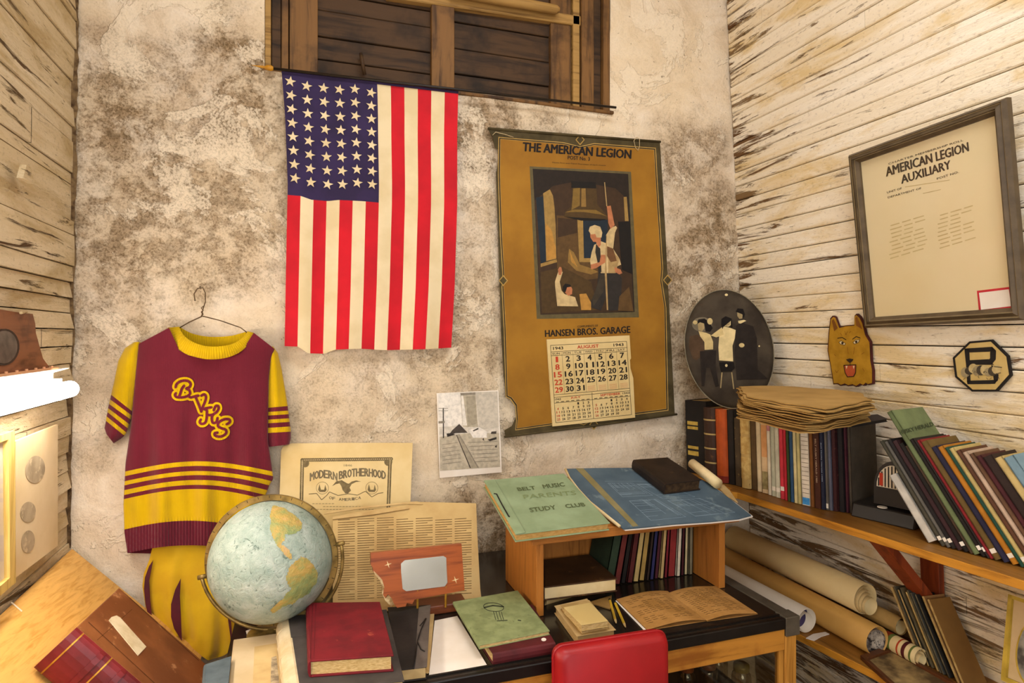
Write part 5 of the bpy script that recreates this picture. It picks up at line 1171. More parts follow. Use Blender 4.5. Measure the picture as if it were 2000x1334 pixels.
def inside_case():
    S = lambda pts: pxl(pts, 930, 860, 3.511)
    # brown album on papers in the left of the bookcase
    BRN = M('scuffed_brown_leather', '#4A3018', '#352110', 10, .6, .2, wear='#6E4C28', wear_at=.6)
    lying('folder', 'bundle of cream papers under the brown album in the bookcase', S([(470, 906), (790, 872), (905, 955), (470, 1080)]), planeZ(ZT), .020, .020, AGED, AGED, spine=None, cat='paper', board=.001)
    lying('album', 'scuffed dark brown album with cream pages inside the bookcase', S([(466, 817), (775, 780), (968, 945), (470, 1005)]), planeZ(ZT + .020), .038, .037, BRN, PAPER, spine='L', board=.004, inset=.003)
    cols = [('dark green', '#2A3A28', 940, 1005, .024), ('dull red', '#6A2A24', 965, 1010, .018), ('black', '#1E1814', 985, 1005, .014), ('maroon', '#55201E', 1000, 1012, .016), ('cream worn', '#BFA468', 1030, 1015, .016), ('tan worn', '#A88848', 1085, 1010, .016), ('dark brown', '#33241A', 1110, 1000, .010), ('indigo blue', '#2C2C58', 1135, 990, .012),
            ('plum', '#4A1C26', 1170, 985, .012), ('straw coloured', '#C2A46C', 1205, 975, .012), ('crimson thin', '#7A1E28', 1238, 985, .010), ('brick red', '#8A2A28', 1290, 968, .022), ('white', '#D8CBB2', 1370, 958, .012), ('dark maroon thin', '#45161C', 1400, 955, .010), ('ivory', '#CDBB8C', 1428, 942, .010), ('grey', '#7A7058', 1460, 930, .012)]
    n = len(cols); H_ = .17; leans = [.19 * (1 - i / (n - 1)) + .015 for i in range(n)]; ws = [c[4] * 1.12 for c in cols]; X_ = [0] * n; X_[-1] = 1.1165 - ws[-1] - H_ * math.tan(leans[-1])
    for i in range(n - 2, -1, -1): X_[i] = X_[i + 1] - ws[i] / math.cos(leans[i]) - H_ * (math.tan(leans[i]) - math.tan(leans[i + 1])) - .0004
    ys = 1.60; n = len(cols); xs = []
    for i, (nm, c, bx, by, w) in enumerate(cols):
        p = at(*S([(bx, by)])[0], Z=ZT + .002); lean = leans[i]; w = ws[i]
        xx = X_[i]; az = Vector((math.sin(lean), 0, math.cos(lean))); ax = Vector((math.cos(lean), 0, -math.sin(lean)))
        h = min(.172, .178 / 1.02) * (.88 + .1 * ((i * 7) % 5) / 5)
        O = Vector((xx, 1.60 + .002 * (i % 3), ZT + .002 + w * math.sin(lean)))
        nmx = 'book'
        book(nmx, '%s book in the bookcase, %s' % (nm, ('leaning hard beside the album' if i == 0 else 'number %s of the row from the album' % ['', 'two', 'three', 'four', 'five', 'six', 'seven', 'eight', 'nine', 'ten', 'eleven', 'twelve', 'thirteen', 'fourteen', 'fifteen', 'sixteen'][i] if i < n - 1 else 'last beside the right panel')), O, ax, (0, 1, 0), az, w, .12, h, M('cloth_' + nm.replace(' ', '_'), c, None, 30, .75, .2, wear=('#8A6A38' if 'worn' in nm else None)), None, 'books in the desktop bookcase')
    # note pads, scraps, pencils and the open booklet in front
    lying('box', 'worn flat card box of papers under the notepad', S([(535, 1135), (760, 1085), (960, 1300), (690, 1345)]), planeZ(ZT), .020, .019, AGED, AGED, spine=None, cat='box', board=.001)
    lying('envelope_pack', 'tan envelope pack lying askew under the notepad', S([(575, 1130), (775, 1095), (918, 1262), (720, 1300)]), planeZ(ZT + .020), .012, .012, M('tan_envelope', '#BFA068', '#A88850', 14, .85, .1), PAGES, spine=None, cat='envelopes', board=.001)
    lying('notepad', 'small cream notepad on top of the envelope pile', S([(600, 1145), (780, 1112), (905, 1238), (722, 1268)]), planeZ(ZT + .032), .014, .014, M('notepad_paper', '#D3BB80', '#C6AB6C', 10, .85, .05), PAGES, spine=None, cat='notepad', board=.001, inset=.001)
    leaf('paper_corner', 'folded brown paper corner lying behind the notepad', S([(770, 1110), (930, 1062), (920, 1155)]), planeZ(ZT), .004, .003, M('brown_scrap', '#9A7640', '#85622F', 20))
    for lab, a, b, c in (('yellow pencil lying left beside the open booklet', (918, 1100), (962, 1262), '#C9A030'), ('yellow pencil with a dark point nearest the open booklet', (955, 1120), (1028, 1290), '#D0A82C')):
        a, b = [at(*q, Z=ZT + .0045) for q in S([a, b])]; d = b - a
        r = thing('pencil', lab, 'pencil', (a + b) / 2, 'pencils beside the booklet')
        m = MB(); m.tube([a, a + d * .84], .0036, 6); m.build('shaft', M('pencil_' + c[1:].lower(), c, None, 20, .4, 0), r)
        m = MB(); m.tube([a + d * .84, a + d * .97], [.0036, .0012], 6); m.build('sharpened_end', AGED, r); m = MB(); m.tube([a + d * .97, b], [.0012, .0003], 6); m.build('lead', INK, r)
        m = MB(); m.tube([a - d.normalized() * .008, a], .0037, 8); m.build('ferrule', BLACK, r)
    r = thing('open_booklet', 'open brown paper booklet with two spread pages at the table edge', 'booklet', planeZ(ZT)(1350, 1190))
    TB = M('brown_booklet_paper', '#B58446', '#A07236', 14, .85, .08); Zp = planeZ(ZT)
    q = [[Zp(*p) for p in S(P)] for P in ([(960, 1098), (1312, 1040), (1582, 1242), (1172, 1308)], [(1312, 1056), (1642, 1006), (1932, 1196), (1582, 1246)])]
    for k, Q in enumerate(q):
        def pg(u, v, Q=Q, k=k, lift=0.0): s = u if k == 0 else 1 - u; return bil(Q, u, v) + Vector((0, 0, .003 + .010 * math.sin(math.pi * min(1, s * 1.0)) * (.5 + .5 * s) + lift))
        m = MB(); m.grid(pg, 14, 6); base_ = len(m.v); m.grid(lambda u, v: bil(Q, u, v) + Vector((0, 0, .001)), 1, 1); 
        m.build('page', TB, r, smooth=True)
        m = MB(); rnd = random.Random(k)
        for i in range(16):
            v = .1 + .05 * i; 
            for j in range(7):
                u = .1 + .115 * j
                if rnd.random() < .78: m.face([pg(u, v, lift=.0006), pg(u + .085, v, lift=.0006), pg(u + .085, v + .010, lift=.0006), pg(u, v + .010, lift=.0006)])
        o = m.build('print_lines', M('brown_print', '#7E5A2C', '#6E4C22'), r); o['kind'] = 'stuff'
    m = MB(); sheet(m, S([(955, 1100), (962, 1098), (1175, 1308), (1160, 1312)]), Zp, .001, .0022); m.build('cover_edge', WHITEP, r)
inside_case()
# ---------------------------------------------------------------- shelves on the right wall
ZS = 1.000; ZL = .630
def front_edge(px1, py1, px2, py2, Z):
    a, b = at(px1, py1, Z=Z), at(px2, py2, Z=Z); return a, b
def shelf_at(name, label, Z, a, b, yback, yfront, xend, brackets):
    SH = wood('shelf_pine', '#C08228', '#97601A', axis=1, fine=60, long=4, rough=.5, bmp=.08); BRK = wood('bracket_red_brown', '#8A3A16', '#66260C', axis=2, fine=50, long=4, rough=.55)
    TOPM = wood('shelf_top_pine', '#8E6026', '#6E4818', axis=1, fine=60, long=4, rough=.45, bmp=.08)
    r = thing(name, label, 'shelf', ((a.x + b.x) / 2 + .1, 1.2, Z - .4))
    k = (b.x - a.x) / (b.y - a.y); fx = lambda y: a.x + k * (y - a.y)
    xw = XR(Z) - .003
    out = [(fx(yfront), yfront), (fx(a.y), a.y)]
    for i in range(1, 7):
        an = math.pi / 2 * i / 6; out.append((fx(a.y) - .012 + .03 * (1 - math.cos(an)), a.y + .05 * math.sin(an)))
    out += [(xend, yback), (xw, yback), (xw, yfront)]
    m = MB(); m.prism([(x, y, Z - .020) for x, y in out], (0, 0, .0195)); m.build('board', SH, r, bevel=.001)
    m = MB(); m.prism([(x + (.004 if x < xw - .01 else 0), y, Z - .0005) for x, y in out], (0, 0, .0005)); m.build('board_top', TOPM, r)
    for y0, y1, drop in brackets:
        m = MB(); xw2 = XR(Z - drop) - .004; m.hexa([(xw2 - .02, y0, Z - drop), (xw2, y0, Z - drop), (xw2, y1, Z - drop), (xw2 - .02, y1, Z - drop)], [(XR(Z) - .024, y0, Z - .021), (XR(Z) - .004, y0, Z - .021), (XR(Z) - .004, y1, Z - .021), (XR(Z) - .024, y1, Z - .021)]); m.build('wall_strip', BRK, r, bevel=.001)
        xf = fx(y0) + .05
        m = MB(); A = Vector((xf, y0, Z - .021)); B = Vector((XR(Z - drop) - .026, y0, Z - drop + .02)); d = B - A
        m.prism([A, A + Vector((.032, 0, 0)), B + Vector((0, 0, .03)), B], (0, y1 - y0, 0)); m.build('diagonal_brace', BRK, r, bevel=.001)
    return r
ua, ub = front_edge(1440, 962, 2000, 1135, ZS)
shelf_at('wall_shelf', 'long pine shelf on the right wall carrying the rows of yearbooks', ZS, ua, ub, 1.985, .35, 1.315, [(1.215, 1.268, .27), (.55, .607, .27)])
la, lb = front_edge(1570, 1250, 1750, 1334, ZL)
shelf_at('wall_shelf', 'lower pine shelf on the right wall holding rolled posters', ZL, la + Vector((0, .18, 0)) * 0 + Vector((0, .12, 0)), lb, 1.72, .35, 1.36, [(1.0, 1.057, .3), (.5, .557, .3)])

# ---------------------------------------------------------------- upright books on the upper shelf
BASE = [at(1335, 905, Z=ZS), at(1405, 941, Z=ZS), at(1470, 957, Z=ZS), at(1540, 980, Z=ZS), at(1600, 995, Z=ZS), at(1662, 1003, Z=ZS)]
BASE[0] = Vector((1.335, 1.968, ZS))
def on_base(px):
    """point of the spine line straight below pixel column px"""
    d = ray(px, 655)
    for a, b in zip(BASE, BASE[1:]):
        # a + s (b-a) parallel to d in plan
        e = b - a; den = e.x * d.y - e.y * d.x
        if abs(den) < 1e-9: continue
        s = (a.y * d.x - a.x * d.y) / den
        if -.001 <= s <= 1.001: return a + e * s
    a, b = BASE[-2], BASE[-1]; e = b - a; den = e.x * d.y - e.y * d.x; return a + e * ((a.y * d.x - a.x * d.y) / den)
def upright(px0, px1, ytop, label, col, pages=None, lean=.035, depth=.17, decor=(), wear=None, rnd=False, text=None, rough=.65):
    a, b = on_base(px0), on_base(px1); ax = (BASE[-1] - BASE[1]); ax.z = 0; ax.normalize(); w = (b - a).dot(ax)
    ay = Vector((-ax.y, ax.x, 0)); ay = ay if ay.x > 0 else -ay
    m = (a + b) / 2; d = ray((px0 + px1) / 2, ytop); t = m.y / ray((px0 + px1) / 2, 655).y; h = CAMZ + d.z * t - ZS
    az = (Vector((0, 0, 1)) - ax * lean).normalized(); axx = (ax + Vector((0, 0, 1)) * lean).normalized()
    O = a + Vector((0, 0, .0015))
    nm = col.lstrip('#').lower()
    depth = min(depth, (XR(1.3) - .02 - m.x) / max(.3, ay.x) - .005, (1.97 - m.y - .01) / ay.y if ay.y > .05 else 9)
    r = book('book', label, O, axx, ay, az, w * .985, max(.06, depth), h, M('spine_' + nm + ('w' if wear else ''), col, None, 30, rough, .15, wear=wear, wear_at=.6), pages, 'books upright on the wall shelf', decor, round_spine=rnd)
    if text: spine_text(r, text[0], O, axx, ay, az, w * .96, h, text[1], text[2], text[3], text[4])
    return r
WLBL = M('white_label', '#E9DFD0', '#DCD0BC', 20); TANG = M('tan_strip', '#B59A60', '#A0854C', 40)
GT = M('gilt_text', '#C0A048', '#A88836', 60, .5, .05)
upright(1342, 1378, 785, 'black book with two gilt spine blocks in the shelf corner', '#1C1714', depth=.12, decor=[('gilt_block', .60, .64, GT), ('gilt_block', .66, .71, GT), ('gilt_block', .24, .30, GT), ('gilt_block', .33, .37, GT)])
upright(1379, 1401, 798, 'dark brown leather book with raised spine bands beside the orange book', '#3A2418', wear='#5A3A22', rnd=True, decor=[('raised_band', .22, .24, TANG), ('raised_band', .42, .44, TANG), ('raised_band', .62, .64, TANG), ('raised_band', .82, .84, TANG)])
upright(1402, 1423, 801, 'bright rust orange book on the wall shelf', '#B04A14', rnd=True, decor=[('dark_foot', 0, .09, M('dark_red_foot', '#7A2410', '#6A1C0C'))])
upright(1424, 1436, 802, 'narrow black book right of the orange one', '#1E1916')
upright(1437, 1449, 818, 'torn dark brown book with ragged spine', '#4A3A26', wear='#8A7040')
upright(1450, 1468, 803, 'book with a torn flaking cream paper spine', '#C4A260', wear='#7A5A30', rnd=True, decor=[('paper_flake', .12, .40, M('flaked_paper', '#CDAE6C', '#B08C4C', 60, .9, .4)), ('paper_flake', .44, .66, M('flaked_paper', '#CDAE6C')), ('paper_flake', .70, .97, M('flaked_paper', '#CDAE6C'))])
upright(1469, 1479, 806, 'plain brown book right of the flaking cream spine', '#5A4426')
upright(1480, 1488, 808, 'thin cream pamphlet, first of the pale ones', '#D8C49C', pages=PAPER)
upright(1489, 1500, 808, 'pale peach booklet with a brown torn patch', '#D9B98C', pages=PAPER, decor=[('torn_patch', .05, .27, M('torn_brown', '#9A8A5A', '#7A6A40', 60)), ('peach_strip', .45, .85, M('peach_print', '#D29A64', '#C08850'))])
upright(1501, 1507, 812, 'thin white booklet with a pink head', '#D9CDB4', pages=PAPER, decor=[('pink_head', .80, .98, M('dusty_pink', '#B87A7A', '#A86A6A'))])
upright(1508, 1515, 812, 'thin grey-green booklet among the pale ones', '#B9B79C', pages=PAPER, decor=[('white_label', .07, .12, WLBL)])
upright(1516, 1524, 813, 'pale grey booklet next to the red ones', '#C8C2A8', pages=PAPER, decor=[('white_label', .07, .12, WLBL)])
upright(1525, 1532, 813, 'bright red booklet, left of the pair', '#C8323E', pages=PAPER, decor=[('white_label', .10, .15, WLBL)]); upright(1533, 1538, 814, 'bright red booklet, right of the pair', '#B82430', pages=PAPER)
upright(1539, 1544, 816, 'thin dark green booklet beside the red pair', '#3A4A22'); upright(1545, 1551, 816, 'thin blue booklet beside the dark green one', '#2A4A6A')
upright(1552, 1558, 818, 'cream booklet beside the blue one', '#D6C68E', pages=PAPER); upright(1559, 1566, 818, 'yellowish cream booklet left of the printed white one', '#C8B97C', pages=PAPER)
upright(1567, 1583, 820, 'white booklet printed with fine lines and a blue foot', '#DDD0BC', pages=PAPER, decor=[('blue_foot', .01, .09, M('cyan_print', '#2A7AB8', '#4A92C8', 90))] + [('print_line', .14 + .05 * i, .145 + .05 * i, GREYINK) for i in range(16)])
upright(1584, 1591, 818, 'medium brown book between white and dark ones', '#7A4A1C'); upright(1592, 1604, 816, 'reddish brown yearbook with small gilt lettering along its spine', '#45200F', text=('BELT HUSKY HERALD 1980', .28, .76, M('spine_lettering', '#B89A7A', '#A88A6A'), .28))
upright(1605, 1613, 816, 'navy blue yearbook with pale lettering along its spine', '#1E2236', text=('Belt Husky Herald 1985', .30, .72, M('pale_blue_letters', '#A8B4C4', '#98A4B4'), .36))
upright(1614, 1620, 818, 'thin grey folder leaning beside the navy yearbook', '#6A6258', decor=[('white_label', .02, .07, WLBL)]); upright(1621, 1627, 818, 'thin slate grey folder next to the other grey one', '#5E6070')
upright(1628, 1639, 818, 'dark maroon yearbook speckled with wear', '#3A1618', wear='#6A3A30'); upright(1640, 1652, 816, 'black yearbook between the two maroon ones', '#1A1416'); upright(1653, 1659, 822, 'thin maroon yearbook right of the black one', '#4A1A28'); upright(1660, 1667, 824, 'thin charcoal folder with brown edge', '#4A4034')

# kraft paper bundles and dark folders lying on top of the books
def bundles():
    KR = M('kraft_paper', '#AE8A4E', '#96743C', 6, .8, .25); S = lambda pts: pxl(pts, 1310, 540, 2.8986)
    zt = ZS + .262
    def bundle(label, px, Z, th, seed):
        P = planeZ(Z); Q = [P(x, y) for x, y in px]; c = sum(Q, Vector()) / len(Q); n = len(Q); K = 6
        r = thing('kraft_bundle', label, 'paper bundle', (c.x, c.y, Z - th), 'kraft bundles on the shelf books'); rnd = random.Random(seed)
        for k in range(K):
            rot = Matrix.Rotation(rnd.uniform(-.05, .05), 3, 'Z'); sc = rnd.uniform(.93, 1.0); z0 = Z - th + th * (k + .15) / K; ring = []
            for i in range(n * 8):
                p = Q[i // 8].lerp(Q[(i // 8 + 1) % n], (i % 8) / 8); p = c + rot @ ((p - c) * sc); ring.append(p + (p - c).normalized() * .006 * mnoise.noise(p * 22 + Vector((seed, k, 0))))
            m = MB(); N_ = n * 8; vs = []
            for lev in (0, 1):
                for f in (1, .75, .4): vs += [Vector((c.x + (p.x - c.x) * f, c.y + (p.y - c.y) * f, z0 + lev * th * .55 / K + f * f * .0045 * mnoise.noise(Vector((p.x * 11, p.y * 11, seed + k * .25))))) for p in ring]
            fs = []
            for lev in (0, 3):
                for j in (0, 1): fs += [((lev + j) * N_ + i, (lev + j) * N_ + (i + 1) % N_, (lev + j + 1) * N_ + (i + 1) % N_, (lev + j + 1) * N_ + i) for i in range(N_)]
                fs.append(tuple((lev + 2) * N_ + i for i in range(N_)))
            fs += [(i, (i + 1) % N_, 3 * N_ + (i + 1) % N_, 3 * N_ + i) for i in range(N_)]
            m.add(vs, fs); m.build('sheet', KR, r)
        return r
    bundle('creased kraft paper bundle lying directly on the shelf books', [(1440, 779), (1500, 775), (1600, 779), (1688, 788), (1700, 800), (1640, 812), (1600, 822), (1572, 822), (1500, 806), (1437, 794)], 1.303, .032, 1)
    bundle('smooth kraft paper packet, upper of the two on the books', [(1443, 752), (1520, 751), (1620, 758), (1692, 767), (1708, 781), (1600, 798), (1520, 786), (1448, 771)], 1.340, .030, 5)
    for nm, lab, px, z, th, c in (('folder', 'black folder lying flat on the dark yearbooks right of the kraft bundle', [(1655, 815), (1714, 809), (1734, 818), (1664, 829)], 1.2705, .008, '#231E24'), ('folder', 'thin tan-edged folder lying on the yearbooks under the black folder', [(1606, 817), (1650, 815), (1655, 824), (1608, 828)], 1.275, .010, '#8A7248')):
        lying(nm, lab, px, planeZ(z), 0, th, M('folder_' + c[1:].lower(), c, None, 20, .7), BLACK, spine=None, cat='folder', board=.001)
    r = MB(); r.tube([planeZ(1.306)(x, y) for x, y in [(1640, 803), (1652, 797), (1660, 790), (1666, 792), (1668, 800), (1690, 796)]], .0012, 6); tag(r.build('string_loop', STRING), 'loose string loop hanging from the kraft bundle', 'string')
bundles()

# ---------------------------------------------------------------- black desk device with striped dial
def device():
    BK = M('black_plastic', '#2C2622', '#231E1A', 6, .4, .02); O = at(1662, 1002, Z=ZS)
    r = thing('desk_device', 'black plastic desk device with an arched striped dial between the book rows', 'device', at(1722, 1020, Z=ZS))
    a, b = at(1661, 1008, Z=ZS), at(1785, 1037, Z=ZS); ax = (b - a).normalized(); w = (b - a).length; ay = Vector((-ax.y, ax.x, 0)); ay = ay if ay.x > 0 else -ay
    d = .15; up = Vector((0, 0, 1)); a = a + up * .0005
    m = MB(); m.hexa([a, a + ax * w, a + ax * w + ay * d, a + ay * d], [a + ay * .012 + up * .036, a + ax * w + ay * .012 + up * .036, a + ax * w + ay * d + up * .040, a + ay * d + up * .040]); m.build('base', BK, r, bevel=.003)
    # arched body across the base
    o = a + ax * w * .30 + ay * .03 + up * .042; W = w * .62; n = 16; prof = [(0, 0), (W, 0)] + [(W / 2 + W / 2 * math.cos(math.pi * i / n), .045 + .075 * math.sin(math.pi * i / n)) for i in range(n + 1)]
    m = MB(); m.prism([o + ax * x + up * z for x, z in prof], ay * .09); m.build('arched_body', BK, r)
    WS = M('dial_white', '#E2D6BE', '#D6C8AC', 20, .5)
    m = MB(); pr = [(W / 2 + W * .42 * math.cos(math.pi * i / n), .048 + .062 * math.sin(math.pi * i / n)) for i in range(n + 1)]; m.prism([o + ax * x + up * z - ay * .002 for x, z in pr], ay * .002); dial = m.build('dial', WS, r)
    for i in range(9):
        x = W * (.12 + .085 * i); h = .062 * math.sqrt(max(0, 1 - ((x - W / 2) / (W * .42)) ** 2)) - .004
        m = MB(); m.obox(o + ax * x + up * .050 - ay * .0028, ax * W * .03, ay * .0006, up * max(.004, h)); m.build('dial_stripe', INK, dial)
    m = MB(); m.obox(o + ax * W * .16 + up * .052 - ay * .0036, ax * W * .09, ay * .0006, up * .034); m.build('red_marker', REDINK, dial)
    m = MB(); m.lathe(a + ax * w * .47 + ay * .018 + up * .0375, [(.0005, .0025), (.012, .002), (.012, 0)], 16); m.build('white_button', WLBL, r)
device()

# ---------------------------------------------------------------- leaning yearbooks
def leaning():
    S = lambda p: (1600 + p[0] / 3.335, 760 + p[1] / 3.335)
    rows = [((712, 975), (470, 560), 'white pamphlet leaning on the black device', '#C9C2B4', .12),
            ((800, 1020), (340, 372), 'olive grey folder, first of the leaning yearbooks', '#4A4638', .18), ((836, 1030), (378, 372), 'grey plastic folder, second of the leaning yearbooks', '#6A665E', .18), ((868, 1030), (408, 352), 'black yearbook with white spine label near the leaning row start', '#1E1A1C', .19),
            ((905, 1040), (440, 362), 'wine-black yearbook with brown worn edge', '#3A2024', .19), ((948, 1034), (492, 372), 'black yearbook with a small white sticker, mid left of the leaning row', '#1A1614', .19), ((988, 1048), (532, 386), 'dark brown yearbook left of the green herald folder', '#4A3626', .19),
            ((1012, 1045), (400, 176), 'sage green herald folder sticking up above the leaning yearbooks', '#6E7A50', .30), ((1062, 1050), (588, 330), 'black yearbook right of the green herald folder', '#1E1816', .21), ((1098, 1056), (626, 328), 'charcoal yearbook beside the red one', '#2A2422', .22),
            ((1118, 1060), (642, 334), 'thin crimson yearbook in the leaning row', '#8A1E24', .20), ((1148, 1082), (672, 344), 'olive brown yearbook right of the thin crimson one', '#6A5226', .20), ((1206, 1108), (734, 380), 'dark indigo yearbook left of the orange one', '#22203A', .20),
            ((1262, 1138), (778, 378), 'orange yellow yearbook with a white foot label', '#B8761A', .20), ((1318, 1160), (826, 380), 'dark teal green yearbook right of the orange one', '#1E4A3A', .18), ((1352, 1170), (860, 384), 'cream yearbook right of the teal one', '#C6AE6C', .19),
            ((1398, 1185), (908, 396), 'milk-chocolate brown yearbook between the cream and white ones', '#5E3A26', .2), ((1445, 1198), (962, 404), 'pinkish white yearbook in the leaning row', '#C8AC92', .2), ((1492, 1212), (1010, 412), 'dull brown yearbook right of the pinkish white one', '#6A4A32', .2),
            ((1540, 1226), (1052, 428), 'maroon yearbook near the right picture edge', '#4A1A20', .2), ((1592, 1242), (1104, 432), 'black-brown yearbook near the right picture edge', '#2A1A16', .2), ((1690, 1270), (1176, 440), 'cream yearbook with torn head near the right edge', '#C8AE70', .19), ((1770, 1290), (1262, 430), 'light blue book, last of the leaning row', '#7A97A4', .18)]
    pts = []
    for b, t, lab, c, dep in rows:
        B = at(*S(b), Z=ZS + .001); pts.append(B)
    # a straight spine line through the bottoms
    A, Bz = at(*S((800, 1025)), Z=ZS + .001), at(*S((1330, 1165)), Z=ZS + .001)
    e = (Bz - A); k = e.x / e.y
    angs = []
    for i, (b, t, lab, c, dep) in enumerate(rows):
        d = ray(*S(b)); s = (A.x - k * A.y) / (d.x - k * d.y); B = Vector((d.x * s, d.y * s, ZS)); d = ray(*S(t)); s = (A.x - k * A.y) / (d.x - k * d.y); T = C0 + d * s
        v = T - B; angs.append(math.atan2(math.hypot(v.x, v.y), v.z))
    mean = sum(angs[1:]) / len(angs[1:])
    for i, (b, t, lab, c, dep) in enumerate(rows):
        B = pts[i].copy(); B.x = A.x + k * (B.y - A.y)
        d = ray(*S(b)); den = d.x - k * d.y; s = (A.x - k * A.y) / den; B = Vector((d.x * s, d.y * s, ZS + .0015))
        d = ray(*S(t)); den = d.x - k * d.y; s = (A.x - k * A.y) / den; T = C0 + d * s
        ln = Vector((k, 1, 0)).normalized(); h = (T - B).length; az = ln * math.sin(mean) + Vector((0, 0, 1)) * math.cos(mean); T = B + az * h
        ax = (-ln + az * ln.dot(az)).normalized(); ay = az.cross(ax); ay = ay if ay.x > 0 else -ay
        if i + 1 < len(rows):
            d = ray(*S(rows[i + 1][0])); s = (A.x - k * A.y) / (d.x - k * d.y); B2 = Vector((d.x * s, d.y * s, ZS + .0015)); w = max(.002, min(.02, (B2 - B).dot(ax) * .97))
        else: w = .02
        dec = [('white_label', .05, .085, WLBL)] if i in (1, 2, 3, 5, 8, 9, 11, 13, 15, 18) else []
        dep = min(dep, (XR(1.2) - .03 - max(B.x, T.x)) / max(.5, ay.x))
        r = book('yearbook' if i else 'pamphlet', lab, B, ax, ay, az, w, dep, h, M('yearbook_' + c[1:].lower(), c, None, 26, .55, .12, wear='#6A5A44' if i in (4, 6, 12) else None, wear_at=.66), PAGES if i % 3 else PAPER, 'leaning yearbooks on the wall shelf', dec)
        if 'herald' in lab:
            # lettering across the cover near its head, on the side away from the neighbours' spines
            m = MB(); FP = plane(B + ax * w, ax); m.text('HUSKY HERALD', S((528, 297)), S((748, 238)), S((516, 272)), FP, .0008, 0, .02); m.build('lettering', M('dark_olive_ink', '#3A4028', '#343A24'), r)
leaning()

